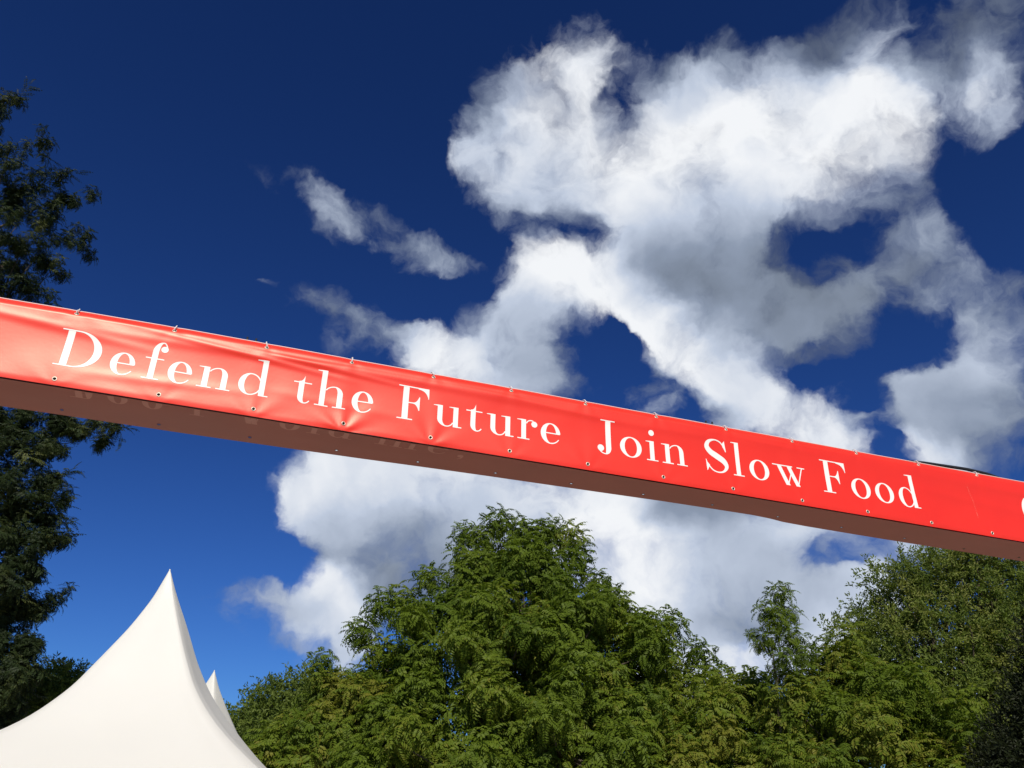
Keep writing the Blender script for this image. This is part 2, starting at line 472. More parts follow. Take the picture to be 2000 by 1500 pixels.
mgd, g_, b = material('pale_gravel', (0.36, 0.33, 0.28), 0.9, 0.2)
tc_ = g_.new('ShaderNodeTexCoord')
a1 = g_.noise(tc_.outputs['Object'], 0.35, 6.0, 0.6)
a2 = g_.noise(tc_.outputs['Object'], 45.0, 4.0, 0.7)
g_.put(b.inputs['Base Color'], g_.mix(g_.math('MULTIPLY', a1.outputs['Fac'], a2.outputs['Fac']), (0.40, 0.36, 0.30, 1), (0.24, 0.22, 0.18, 1)))
bump(g_, b, a2.outputs['Fac'], 0.5, 0.02)
mgr, g_, b = material('grass', (0.06, 0.09, 0.025), 0.9, 0.2)
tc_ = g_.new('ShaderNodeTexCoord')
a1 = g_.noise(tc_.outputs['Object'], 0.25, 8.0, 0.65)
g_.put(b.inputs['Base Color'], g_.mix(a1.outputs['Fac'], (0.035, 0.06, 0.014, 1), (0.10, 0.12, 0.04, 1)))

# ------------------------------------------------------------------ ground
def disc(name, cx, cy, z, rad, mat, n=96, wob=0.0):
    vv = [(cx, cy, z)]
    for i in range(n):
        a = 2 * math.pi * i / n
        r_ = rad * (1 + wob * math.sin(3 * a + 1) + wob * .6 * math.sin(7 * a))
        vv.append((cx + r_ * math.cos(a), cy + r_ * math.sin(a), z))
    return tag(mesh_obj(name, vv, [(0, i + 1, (i + 1) % n + 1) for i in range(n)], mat, smooth=False), kind='structure')


disc('ground', 0, 0, 0.0, 2500.0, mgr)
disc('gravel_square', 0, 4, 0.004, 17.0, mgd, wob=0.03)

# ------------------------------------------------------------------ lettering: didone glyphs drawn as strips
XH, AS, ST, SL, HL = 0.60, 1.03, 0.160, 0.138, 0.031


def vbar(x0, x1, y0, y1, n=10):
    return [(x0, y0 + (y1 - y0) * i / n, x1, y0 + (y1 - y0) * i / n) for i in range(n + 1)]


def hbar(x0, x1, y0, y1, n=8):
    return [(x0 + (x1 - x0) * i / n, y0, x0 + (x1 - x0) * i / n, y1) for i in range(n + 1)]


def foot(x0, x1, y=0.0):
    return hbar(x0, x1, y, y + HL)


def flag(x0, x1, y):
    """thin flag serif that thickens a little into the stem"""
    n = 6
    return [(x0 + (x1 - x0) * i / n, y - HL - 0.012 * (i / n) ** 2, x0 + (x1 - x0) * i / n, y - 0.012 * (1 - i / n)) for i in range(n + 1)]


def bowl(cx, cy, rx, ry, a0, a1, tl, tr, hl=HL, n=40, e=1.0):
    o = []
    for i in range(n + 1):
        a = R(a0 + (a1 - a0) * i / n)
        c_, s_ = math.cos(a), math.sin(a)
        t = tr if c_ > 0 else tl
        o.append((cx + rx * c_, cy + ry * s_, cx + (rx - t) * c_, cy + (ry - hl) * s_))
    return o


def ball(cx, cy, r, n=14):
    return [(cx - r * math.sin(math.pi * i / n), cy + r * math.cos(math.pi * i / n), cx + r * math.sin(math.pi * i / n), cy + r * math.cos(math.pi * i / n)) for i in range(n + 1)]


def brush(path, n=24):
    """a stroke through (x, y, half width) knots, smoothed"""
    P = np.array(path, float)
    t = np.linspace(0, len(P) - 1, n * (len(P) - 1) // 2 + 1)
    def cr(t_):
        i = min(int(t_), len(P) - 2); f = t_ - i
        p0, p1, p2, p3 = P[max(i - 1, 0)], P[i], P[i + 1], P[min(i + 2, len(P) - 1)]
        return .5 * ((2 * p1) + (-p0 + p2) * f + (2 * p0 - 5 * p1 + 4 * p2 - p3) * f * f + (-p0 + 3 * p1 - 3 * p2 + p3) * f ** 3)
    Q = np.array([cr(x) for x in t])
    d = np.gradient(Q[:, :2], axis=0); d /= np.linalg.norm(d, axis=1)[:, None] + 1e-9
    nn_ = np.stack([-d[:, 1], d[:, 0]], 1) * Q[:, 2:3]
    return [(*(q[:2] + k), *(q[:2] - k)) for q, k in zip(Q, nn_)]


def glyph(ch, w):
    """strips (left x, y, right x, y) in units of the cap height, for an advance of w"""
    o = []
    if ch == 'D':
        x = 0.13
        o += [vbar(x, x + ST, 0, 1), foot(0, x + ST + .1), hbar(0, x + ST + .1, 1 - HL, 1)]
        cx = x + ST + .10
        o += [bowl(cx, .5, w - cx, .5, -90, 90, 0, ST * 1.12)]
    elif ch == 'F':
        x = 0.13
        o += [vbar(x, x + ST, 0, 1), foot(0, x + ST + .13), hbar(0, w, 1 - HL, 1)]
        n = 12
        o += [[(w - .30 + .30 * i / n, 1 - HL - .012 - .20 * (i / n) ** 4 - .055 * (i / n), w - .30 + .30 * i / n, 1 - HL) for i in range(n + 1)]]
        o += [[(w - .055, 1 - HL - .01, w, 1 - HL - .01), (w - .045, .88, w + .004, .88), (w - .022, .76, w + .008, .76), (w - .008, .70, w + .008, .70)]]
        m = .69 * w
        o += [hbar(x + ST, m, .50, .50 + HL)]
        o += [[(m - .20 + .20 * i / n, .517 - .016 - .19 * (i / n) ** 3.2, m - .20 + .20 * i / n, .517 + .016 + .19 * (i / n) ** 3.2) for i in range(n + 1)]]
        o += [vbar(m, m + .02, .517 - .205, .517 + .205)]
    elif ch in 'eo':
        if ch == 'o':
            o += [bowl(w / 2, XH / 2, w / 2, XH / 2 + .014, 0, 360, SL * 1.05, SL * 1.05, n=56)]
        else:
            o += [bowl(w / 2, XH / 2, w / 2, XH / 2 + .014, 2, 270, SL * 1.12, SL * .92, n=44)]
            n = 18
            arc = []
            for i in range(n + 1):
                a = R(270 + 58 * i / n)
                t = HL * (1.15 - .3 * i / n)
                arc.append((w / 2 + (w / 2) * math.cos(a), XH / 2 + (XH / 2 + .014) * math.sin(a), w / 2 + (w / 2 - t) * math.cos(a), XH / 2 + (XH / 2 + .014 - t) * math.sin(a)))
            o += [arc, hbar(SL * .9, w - .02, XH / 2 - .004, XH / 2 + HL - .004)]
    elif ch == 'd':
        xs = w - SL - .10
        o += [bowl((xs + .06) / 2, XH / 2, (xs + .06) / 2, XH / 2 + .014, 28, 332, SL * 1.05, HL * 1.3, n=44)]
        o += [vbar(xs, xs + SL, 0, AS, 16), flag(xs - .14, xs + .02, AS), hbar(xs + SL, w, 0, HL)]
    elif ch in 'nhmr':
        x = 0.12
        top = AS if ch == 'h' else XH
        o += [vbar(x, x + SL, 0, top, 14), flag(0, x + .02, top), foot(0.01, x + SL + .10)]
        if ch == 'r':
            o += [bowl(x + SL + .15, XH - .14, .155, .145, 62, 168, HL, HL), ball(w - .085, XH - .115, .088)]
        else:
            nst = 2 if ch == 'm' else 1
            step = (w - .10 - SL - x) / nst
            for k in range(nst):
                xl, xr = x + step * k + SL - .02, x + step * (k + 1) + SL
                cx = (xl + xr) / 2 + .02
                o += [bowl(cx, XH - .20, xr - cx, .212, 0, 90, 0, SL), bowl(cx, XH - .20, cx - xl, .212, 90, 158, HL, 0)]
                o += [vbar(xr - SL, xr, 0, XH - .20), foot(xr - SL - .10, xr + .10)]
    elif ch == 'u':
        x = 0.11
        xr = w - .10
        cx = (x + xr - SL) / 2 + .03
        o += [vbar(x, x + SL, .2, XH), flag(0, x + .02, XH)]
        o += [bowl(cx, .2, cx - x, .214, 180, 270, SL, 0), bowl(cx, .2, xr - SL + .02 - cx, .214, 270, 340, 0, HL)]
        o += [vbar(xr - SL, xr, 0, XH), flag(xr - SL - .12, xr - SL + .02, XH), hbar(xr, w, 0, HL)]
    elif ch == 't':
        x = 0.13
        o += [vbar(x, x + SL, .16, XH), hbar(0, w * .97, XH - HL, XH)]
        n = 10
        o += [[(x + SL * (i / n), XH - .01, x + SL * (i / n), XH + .02 + .17 * (i / n) ** 3) for i in range(n + 1)]]
        cx = x + (w - x) * .53
        o += [bowl(cx, .17, cx - x, .184, 180, 270, SL, 0), bowl(cx, .17, w - cx, .184, 270, 330, 0, HL)]
    elif ch == 'f':
        x = 0.15
        o += [vbar(x, x + SL, 0, .78, 14), foot(0.02, x + SL + .13), hbar(0.02, x + SL + .16, XH - HL, XH)]
        cx = x + (w - x) * .60
        o += [bowl(cx, .77, cx - x, .29, 90, 180, SL, 0), bowl(cx, .77, (w - cx) * .93, .29, 25, 90, 0, HL)]
        o += [ball(w - .095, .87, .085)]
    elif ch == 'i':
        x = 0.12
        o += [vbar(x, x + SL, 0, XH), flag(0, x + .02, XH), foot(0.01, x + SL + .11), ball(x + SL * .5, .85, .088)]
    elif ch == 'l':
        x = 0.12
        o += [vbar(x, x + SL, 0, AS, 16), flag(0, x + .02, AS), foot(0.01, x + SL + .11)]
    elif ch == 'J':
        xr = w - .13
        o += [vbar(xr - ST, xr, .17, 1, 14), hbar(xr - ST - .15, w, 1 - HL, 1)]
        cx = xr - ST - .02
        o += [bowl(cx, .17, xr - cx, .22, 270, 360, 0, ST), bowl(cx, .17, cx - .01, .22, 200, 270, HL * 1.3, 0), ball(.10, .13, .098)]
    elif ch == 'S':
        o += [brush([(w * .84, .83, .018), (w * .68, .955, .019), (w * .44, .995, .020), (w * .19, .92, .05), (w * .10, .76, .075), (w * .24, .61, .088), (w * .50, .50, .095), (w * .79, .37, .088), (w * .90, .21, .06), (w * .76, .055, .030), (w * .52, .002, .019), (w * .28, .05, .019), (w * .10, .20, .018)])]
        o += [[(w * .80, .93, w * .88, 1.0), (w * .79, .82, w * .90, .86), (w * .86, .73, w * .92, .75), (w * .90, .66, w * .93, .67)]]
        o += [[(w * .03, .0, w * .08, .06), (w * .02, .14, w * .17, .19), (w * .02, .26, w * .07, .27), (w * .01, .36, w * .035, .36)]]
    elif ch == 'w':
        q = w * .5
        def diag(xa, ya, xb, yb, t, n=10):
            return [(xa + (xb - xa) * i / n - t / 2, ya + (yb - ya) * i / n, xa + (xb - xa) * i / n + t / 2, ya + (yb - ya) * i / n) for i in range(n + 1)]
        o += [diag(w * .20, XH, w * .42, -.01, SL), diag(w * .50, XH, w * .73, -.01, SL)]
        o += [diag(w * .42, 0, w * .56, XH * .62, HL * 1.2), diag(w * .73, 0, w * .92, XH, HL * 1.2)]
        o += [hbar(0, w * .62, XH - HL, XH), hbar(w * .76, w, XH - HL, XH)]
    elif ch == 'C':
        o += [bowl(w / 2, .5, w / 2, .515, 40, 320, ST, HL * 1.5, n=48), vbar(w * .9, w * .93, .62, .95)]
    elif ch == ',':
        o += [ball(.09, .06, .085), brush([(.15, .05, .03), (.13, -.08, .02), (.05, -.16, .012)])]
    return o


# ------------------------------------------------------------------ the banner beam
BAZ = R(70.6)
BD = 4.0                                    # metres from the camera to the plane of the front face
bv = np.array([math.sin(BAZ), math.cos(BAZ), 0.0])
nv = np.array([bv[1], -bv[0], 0.0])         # out of the front face, towards the camera
U0, U1 = -3.2, 7.4
uK = np.array([-3.2, -1.2, -.44, .02, 1.4, 2.85, 4.85, 5.3, 7.4])
vT = np.array([2.232, 2.234, 2.247, 2.250, 2.256, 2.260, 2.262, 2.264, 2.27])
vB = np.interp(uK, [-3.2, -1.1, .56, 2.55, 3.7, 5.15, 7.4], [1.806, 1.809, 1.813, 1.808, 1.799, 1.790, 1.785])
rng = np.random.default_rng(5)


def top_v(u): return np.interp(u, uK, vT)
def bot_v(u): return np.interp(u, uK, vB)


EY_TOP = [-2.27, -1.81, -1.35, -.889, -.431, .030, .482, .944, 1.409, 1.880, 2.356, 2.851, 3.347, 3.858, 4.379, 4.893, 5.41, 5.93]
EY_BOT = [-2.26, -1.80, -1.35, -.894, -.431, .020, .477, .948, 1.404, 1.879, 2.368, 2.845, 3.345, 3.846, 4.363, 4.882, 5.40, 5.92]
EY_UND = [-2.25, -1.80, -1.34, -.881, -.425, .029, .488, .943, 1.402, 1.869, 2.340, 2.819, 3.321, 3.825, 4.355, 4.896, 5.41, 5.93]
EY_UQ = [.262, .262, .262, .261, .262, .248, .243, .234, .225, .206, .194, .188, .216, .224, .235, .256, .26, .26]
_ph = rng.uniform(0, 6.28, 24)


def vinyl_w(u, t):
    """how far the cloth stands out of its plane; t runs 0 (bottom edge) to 1 (top edge)"""
    u, t = np.asarray(u, float), np.asarray(t, float)
    h = 0.44
    w = np.zeros(np.broadcast(u, t).shape)
    # rolled over the top and bottom tubes
    w = w - 0.026 * np.clip((t - 0.905) / 0.095, 0, 1) ** 1.25 - 0.003 * np.clip((0.06 - t) / 0.06, 0, 1) ** 1.5
    # the cloth hangs a little hollow between the tubes, with a slack fold under the top one
    w = w - 0.007 * np.sin(np.pi * np.clip(t, 0, 1)) ** 1.5
    slack = 0.55 + 0.45 * np.sin(1.1 * u + 0.6)
    w = w + 0.0045 * slack * np.exp(-((t - 0.80 - 0.03 * np.sin(2.1 * u)) / 0.055) ** 2)
    w = w - 0.0030 * slack * np.exp(-((t - 0.90) / 0.035) ** 2)
    # long creases sagging from eyelet to eyelet near the top
    for (u0, u1, ta, tb, a, s) in ((-.75, .55, .93, .66, .0050, .035), (-.30, .95, .90, .70, .0042, .030), (.9, 2.1, .90, .76, .0026, .03), (-1.6, -.4, .88, .60, .003, .05),
                                   (.05, .55, .83, .84, .003, .03), (2.4, 3.6, .90, .80, .0015, .03), (-.9, .1, .20, .30, .0028, .06), (.0, .9, .38, .28, .0022, .06), (4.0, 5.6, .60, .42, .002, .06)):
        f = np.clip((u - u0) / (u1 - u0), 0, 1)
        env = np.sin(np.pi * f) ** 1.0
        tcn = ta + (tb - ta) * f
        w = w + a * env * np.exp(-((t - tcn) / s) ** 2)
    # pleats fanning out of the bottom and top eyelets
    for k, ue in enumerate(EY_BOT):
        amp = {.477: .0024, .948: .0014, .02: .0009, -.431: .0005}.get(ue, .0005)
        du, dv = (u - ue) / .46, t * h / .46
        r_ = np.sqrt(du ** 2 + dv ** 2) + 1e-3
        a = np.arctan2(du, dv + .02)
        w = w + amp * np.sin(7 * a + _ph[k]) * np.exp(-(r_ / .55) ** 2) * np.clip(r_ / .10, 0, 1)
    for k, ue in enumerate(EY_TOP):
        du, dv = (u - ue) / .46, (1 - t) * h / .46
        r_ = np.sqrt(du ** 2 + dv ** 2) + 1e-3
        a = np.arctan2(du, dv + .02)
        w = w + .0007 * np.sin(6 * a + _ph[k]) * np.exp(-(r_ / .4) ** 2) * np.clip(r_ / .10, 0, 1)
        w = w - .003 * np.exp(-(r_ / .07) ** 2)
    # small unevenness everywhere
    for k in range(6):
        w = w + .0006 * np.sin((2.2 + 1.7 * k) * u + _ph[k]) * np.sin((3 + 1.3 * k) * t + _ph[k + 6])
    return w


def face_pt(u, v, lift=0.0):
    """a point on (or just above) the front face; v is the height above the camera"""
    u, v = np.asarray(u, float), np.asarray(v, float)
    t = (v - bot_v(u)) / (top_v(u) - bot_v(u))
    w = vinyl_w(u, t) + lift
    return bv * u[..., None] + nv * (w - BD)[..., None] + np.array([0, 0, 1.0]) * (v + EYE)[..., None]


def grid_faces(nu, nv_):
    i = np.arange(nu - 1)[:, None] * nv_ + np.arange(nv_ - 1)[None, :]
    return np.stack([i, i + nv_, i + nv_ + 1, i + 1], -1).reshape(-1, 4)


gate_o = empty('banner_beam', (0, 0, 0))
gate_o.location = Vector(bv * 2.1 + nv * (-BD - .12))
gate_o.location.z = 0
tag(gate_o, 'long red vinyl banner beam with white serif slogan spanning the whole sky above the trees', 'banner')

uu = np.linspace(U0, U1, 720)
tt = np.concatenate([np.linspace(0, .08, 7)[:-1], np.linspace(.08, .88, 40)[:-1], np.linspace(.88, 1, 10)])
UU, TT = np.meshgrid(uu, tt, indexing='ij')
VV = bot_v(UU) + (top_v(UU) - bot_v(UU)) * TT
front = mesh_obj('front_banner', face_pt(UU, VV).reshape(-1, 3), grid_faces(len(uu), len(tt)), M_RED, gate_o)

# white welded hem that catches the sun along the top edge
vt = top_v(uu)
ge = Geo()
ge.tube(face_pt(uu, vt + .001, .001), .0032, 6)
ge.build('top_hem', M_HEM, front)

# lettering: characters with the points of the photograph where each one starts and ends on its line
def uv_at(px, py):
    d = ray(px, py)
    s_ = -BD / d.dot(nv)
    return (d * s_).dot(bv), (d * s_)[2]


LETTERS = [('D', (101.5, 711), (202, 677)), ('e', (213.5, 711.5), (264.5, 708.5)), ('f', (272.5, 736.7), (332, 677)), ('e', (326.8, 728), (376, 725)),
           ('n', (381.5, 752.4), (447.7, 763.4)), ('d', (465.2, 748.2), (522.2, 775.5)),
           ('t', (575, 743), (606, 782)), ('h', (612.5, 788.5), (674, 798.5)), ('e', (687.2, 783), (729.5, 783)),
           ('F', (774.4, 815), (839.4, 760.6)), ('u', (848.2, 789.4), (901.3, 837.5)), ('t', (911.5, 801.3), (942.5, 839.3)), ('u', (951.7, 807.4), (1003.4, 855.3)),
           ('r', (1010.5, 857), (1050, 827)), ('e', (1057, 845), (1095.2, 846)),
           ('J', (1168, 881.4), (1200.6, 826.4)), ('o', (1211.8, 869.3), (1254, 877)), ('i', (1261.6, 861.6), (1286.4, 902.9)), ('n', (1291.9, 866.5), (1344, 912)),
           ('S', (1380, 905), (1424.5, 909)), ('l', (1426.7, 866.5), (1457.8, 932)), ('o', (1464.9, 913.6), (1503.4, 921.7)), ('w', (1509, 904.4), (1571.6, 914.8)),
           ('F', (1600.2, 897.4), (1650.6, 919.6)), ('o', (1663.8, 948.4), (1701.6, 958)), ('o', (1710, 954.4), (1747, 965.8)), ('d', (1756.2, 962.8), (1800, 992.8)),
           ('C', (1996.3, 988), None)]
bu = [-.877, .80, 3.575]
base_q = np.polyfit(bu, [1.917, 1.936, 1.922], 2)
cap_q = np.polyfit(bu, [2.118, 2.141, 2.143], 2)
for ch, a, z in LETTERS:
    u0 = uv_at(*a)[0]
    u1 = uv_at(*z)[0] if z else u0 + .17
    um = (u0 + u1) / 2
    b0 = np.polyval(base_q, min(um, 4.2)); H_ = np.polyval(cap_q, min(um, 4.2)) - b0
    V_, F_ = [], []
    strips = glyph(ch, (u1 - u0) / H_)
    for k, st in enumerate(strips):
        st = np.array(st)
        n0 = sum(len(x) for x in V_)
        # cross rows finely enough to follow the cloth
        cols = np.linspace(0, 1, 4)
        px_ = st[:, 0:1] * (1 - cols) + st[:, 2:3] * cols
        py_ = st[:, 1:2] * (1 - cols) + st[:, 3:4] * cols
        pts = face_pt(u0 + px_ * H_, b0 + py_ * H_, .0007 + .00012 * k)
        V_.append(pts.reshape(-1, 3))
        F_.append(grid_faces(len(st), 4) + n0)
    mesh_obj('letter', np.concatenate(V_), np.concatenate(F_), M_PRINT, front)

# a pale scuff near the far end
rg = np.random.default_rng(8)
sp, sf = [], []
ua, ub_ = uv_at(1889, 950), uv_at(1912, 1012)
for k in range(15):
    f0 = k / 15 + rg.uniform(0, .02); f1 = f0 + rg.uniform(.02, .05)
    w0 = rg.uniform(.0012, .0026)
    q = [(ua[0] + (ub_[0] - ua[0]) * f + sx * w0 + .01 * math.sin(3 * f), ua[1] + (ub_[1] - ua[1]) * f) for f, sx in ((f0, -1), (f1, -1), (f1, 1), (f0, 1))]
    q = np.array(q)
    sp.append(face_pt(q[:, 0], q[:, 1], .0006)); sf.append(np.arange(4) + 4 * k)
mesh_obj('scuff_mark', np.concatenate(sp), np.array(sf), M_SCUFF, front)

# the underside: a second printed sheet with shade put into its colour, bulging past the back of the beam, with holes in its far edge
ZB = 1.809


def und_depth(u):
    return np.interp(u, [-3.2, -1.17, -.3, .62, 1.6, 2.5, 3.15, 3.30, 3.42, 3.6, 5.5, 7.4], [.335, .333, .331, .317, .287, .257, .258, .272, .296, .305, .326, .33])


def und_pt(u, q, lift=0.0):
    u, q = np.asarray(u, float), np.asarray(q, float)
    z_ = bot_v(u) - .004 - .003 * np.sin(np.pi * np.clip(q / .3, 0, 1)) + .0012 * np.sin(3.1 * u + 14 * q) * np.clip(q / .05, 0, 1) - lift
    return bv * u[..., None] + nv * (-BD - .012 - q)[..., None] + np.array([0, 0, 1.0]) * (z_ + EYE)[..., None]


QS = .155
qa = np.linspace(0, 1, 9)
UQ, QA = np.meshgrid(uu, qa, indexing='ij')
under = mesh_obj('underside_banner', und_pt(UQ, QA * QS).reshape(-1, 3), grid_faces(len(uu), len(qa)), M_UNDER_SHADE, gate_o)
bm = bmesh.new()
ub = np.linspace(U0, U1, 400)
outer = [bm.verts.new((u, QS, 0)) for u in ub] + [bm.verts.new((u, und_depth(u), 0)) for u in ub[::-1]]
edges = [bm.edges.new((outer[i], outer[(i + 1) % len(outer)])) for i in range(len(outer))]
for u, q in zip(EY_UND, EY_UQ):
    ring = [bm.verts.new((u + .0075 * math.cos(k * math.pi / 6), q + .0075 * math.sin(k * math.pi / 6), 0)) for k in range(12)]
    edges += [bm.edges.new((ring[k], ring[(k + 1) % 12])) for k in range(12)]
bmesh.ops.triangle_fill(bm, use_beauty=True, edges=edges)
bm.verts.index_update()
co = np.array([v_.co[:2] for v_ in bm.verts])
fl_faces = [tuple(v_.index for v_ in f.verts) for f in bm.faces]
bm.free()
mesh_obj('underside_flange', und_pt(co[:, 0], co[:, 1]), fl_faces, M_UNDER_SHADE, under)

# print showing through by the front edge
GHOST = [('D', 130, 178), ('o', 206, 246), ('o', 274, 314), ('r', 367, 402), ('w', 470, 508), ('o', 545, 585), ('r', 600, 625), ('d', 642, 690), ('m', 735, 820), ('e', 838, 878), (',', 900, 925)]
for ch, xa, xb in GHOST:
    ua, ub_ = (uv_at(x, 735 + .1615 * x + 12)[0] for x in (xa, xb))
    H_ = .20
    bm = bmesh.new()
    for k, st in enumerate(glyph(ch, (ub_ - ua) / H_)):
        st = np.array(st)
        cols = np.linspace(0, 1, 2)
        rows = []
        for r_ in st:
            rows.append([bm.verts.new((ua + r_[0] * H_, .074 - r_[1] * H_, .0006 + .00012 * k)), bm.verts.new((ua + r_[2] * H_, .074 - r_[3] * H_, .0006 + .00012 * k))])
        for i in range(len(rows) - 1):
            try:
                bm.faces.new((rows[i][0], rows[i + 1][0], rows[i + 1][1], rows[i][1]))
            except ValueError:
                pass
    bmesh.ops.bisect_plane(bm, geom=bm.verts[:] + bm.edges[:] + bm.faces[:], plane_co=(0, .003, 0), plane_no=(0, -1, 0), clear_outer=True)
    bm.verts.index_update()
    if len(bm.faces):
        co = np.array([v_.co[:] for v_ in bm.verts])
        mesh_obj('letter', und_pt(co[:, 0], co[:, 1], co[:, 2]), [tuple(v_.index for v_ in f.verts) for f in bm.faces], M_GHOST, under)
    bm.free()

# eyelets
def eyelet(c, ex, ey, en, parent, hole=True, r0=.0068, r1=.0120, ring=None):
    g2 = Geo()
    c = np.asarray(c)
    n = 16
    prof = [(r0, .0004), (r0 + .001, .0022), ((r0 + r1) / 2, .0028), (r1 - .001, .0020), (r1, .0002)]
    vs_, fs = [], []
    for k in range(n):
        a = 2 * math.pi * k / n
        for (r_, h_) in prof:
            vs_.append(c + (ex * math.cos(a) + ey * math.sin(a)) * r_ + en * h_)
    m = len(prof)
    for k in range(n):
        for j in range(m - 1):
            fs.append((k * m + j, k * m + j + 1, ((k + 1) % n) * m + j + 1, ((k + 1) % n) * m + j))
    g2.add(vs_, fs, 0)
    if hole:
        g2.add([c + (ex * math.cos(2 * math.pi * k / n) + ey * math.sin(2 * math.pi * k / n)) * (r0 + .0004) + en * .0009 for k in range(n)], [tuple(range(n))], 1)
    return g2.build('eyelet', [ring or M_METAL, M_HOLE_SHADE], parent)


def frame_at(fn, u, v, d=.004):
    p = fn(np.array([u]), np.array([v]))[0]
    ex = fn(np.array([u + d]), np.array([v]))[0] - p; ex /= np.linalg.norm(ex)
    ey = fn(np.array([u]), np.array([v + d]))[0] - p; ey /= np.linalg.norm(ey)
    en = np.cross(ex, ey); en /= np.linalg.norm(en)
    return p, ex, np.cross(en, ex), en


for k, u in enumerate(EY_TOP):
    v_ = top_v(u) - np.interp(u, [-1, 0, 1, 2.4, 4], [.024, .031, .026, .022, .020])
    p, ex, ey, en = frame_at(face_pt, u, v_)
    eyelet(p, ex, ey, en, front)
    # cable tie: out of the hole, up over the tube and back
    tv = float(top_v(u))
    lean = rng.uniform(-.006, .006)
    up = np.array([0, 0, 1.0])
    q = lambda du, z_, out: bv * (u + du) + nv * (out - BD) + up * (z_ + EYE)
    loop = [p - en * .006, p + en * .004 + ey * .001, q(lean * .3, v_ + .010, .008), q(lean * .7, tv - .004, -.008), q(lean, tv + .010, -.020), q(lean - .004, tv + .013, -.034), q(lean - .006, tv + .004, -.055), q(lean - .006, tv - .03, -.062)]
    gt = Geo(); gt.tube(loop, .0027, 6)
    gt.box(p + en * .006 + ey * .004, ex * .004, ey * .004, en * .003)
    gt.build('cable_tie', M_TIE, gate_o)
for k, u in enumerate(EY_BOT):
    v_ = float(bot_v(u)) + np.interp(u, [-1, 0, 1, 2.4, 4, 5], [.030, .040, .040, .033, .029, .026])
    p, ex, ey, en = frame_at(face_pt, u, v_)
    eyelet(p, ex, ey, en, front)
for u, q_ in zip(EY_UND, EY_UQ):
    p, ex, ey, en = frame_at(und_pt, u, q_)
    if en[2] > 0: en = -en
    eyelet(p, ex, ey, en, under, hole=False, r0=.0074, r1=.0100, ring=M_DULL)

# the frame inside: four tubes with bracing, closed behind by a plain red sheet, carried by a tower at each end
for nm, (zz, off) in dict(a=(2.205, -.040), b=(1.835, -.040), c=(2.190, -.165), d=(1.835, -.165)).items():
    gt = Geo()
    gt.tube([bv * U0 + nv * (off - BD) + np.array([0, 0, zz + EYE]), bv * U1 + nv * (off - BD) + np.array([0, 0, zz + EYE])], .022 if nm in 'bd' else .018, 10)
    gt.build('truss_tube', M_ALU, gate_o)
gt = Geo()
zig = np.arange(U0 + .1, U1 - .2, .4)
for k, u in enumerate(zig):
    za, zb_ = (2.19, 1.84) if k % 2 == 0 else (1.84, 2.19)
    for off in (-.045, -.165):
        gt.tube([bv * u + nv * (off - BD) + np.array([0, 0, za + EYE]), bv * (u + .4) + nv * (off - BD) + np.array([0, 0, zb_ + EYE])], .008, 6)
gt.build('truss_bracing', M_ALU, gate_o)
ubk = np.linspace(U0, U1, 60)
vbk = np.linspace(1.822, 2.205, 8)
UB, VB = np.meshgrid(ubk, vbk, indexing='ij')
mesh_obj('back_banner', (bv * UB[..., None] + nv * (-BD - .188 + .004 * np.sin(5 * UB) * np.sin(4 * VB))[..., None] + np.array([0, 0, 1.0]) * (VB + EYE)[..., None]).reshape(-1, 3), grid_faces(60, 8)[:, ::-1], M_RED, gate_o)
# black cable lying along the top at the far end, and two bolt heads on the near stretch
gt = Geo()
cu = np.linspace(4.25, 5.25, 24)
cz = np.interp(cu, [4.25, 4.45, 4.85, 5.05, 5.25], [2.262, 2.284, 2.298, 2.290, 2.255])
gt.tube([bv * u + nv * (-.050 - BD) + np.array([0, 0, z_ + EYE]) for u, z_ in zip(cu, cz)], .011, 8)
gt.build('black_cable', M_BLACK, gate_o)
for u in (-.075, -.030, 2.72, 2.765):
    gt = Geo()
    p = bv * u + nv * (-.030 - BD) + np.array([0, 0, float(top_v(u)) + EYE])
    gt.tube([p - np.array([0, 0, .02]), p + np.array([0, 0, .024])], .0055, 8)
    gt.build('bolt', M_BLACK, gate_o)
for u in (U0 + .2, U1 - .2):
    gt = Geo()
    for du in (-.15, .15):
        for off in (-.04, -.165 - .15):
            gt.tube([bv * (u + du) + nv * (off + .02 - BD), bv * (u + du) + nv * (off + .02 - BD) + np.array([0, 0, 1.80 + EYE])], .022, 10)
    for k in range(8):
        z0, z1 = .1 + k * .4, .1 + (k + 1) * .4
        s_ = 1 if k % 2 else -1
        for off in (-.02, -.295):
            gt.tube([bv * (u - .15 * s_) + nv * (off - BD) + np.array([0, 0, z0]), bv * (u + .15 * s_) + nv * (off - BD) + np.array([0, 0, z1])], .008, 6)
    gt.box(bv * u + nv * (-.16 - BD) + np.array([0, 0, .015]), bv * .4, nv * .4, (0, 0, .012))
    gt.build('truss_tower', M_ALU, gate_o)

# ------------------------------------------------------------------ pagoda tents
HIP_L = [(0.0, 4.85), (.17, 4.41), (.46, 3.93), (.76, 3.53), (1.09, 3.09), (1.48, 2.74), (1.79, 2.54), (2.3, 2.30), (2.75, 2.10), (3.2, 1.92)]
HIP_R = [(0.0, 4.85), (.24, 4.50), (.52, 4.12), (.84, 3.62), (1.17, 3.24), (1.48, 2.99), (1.93, 2.67), (2.40, 2.36), (2.75, 2.18), (3.2, 1.92)]
HIP_N = [(0.0, 4.85), (.20, 4.46), (.49, 4.02), (.80, 3.58), (1.13, 3.16), (1.48, 2.86), (1.86, 2.60), (2.35, 2.34), (2.75, 2.14), (3.2, 1.92)]


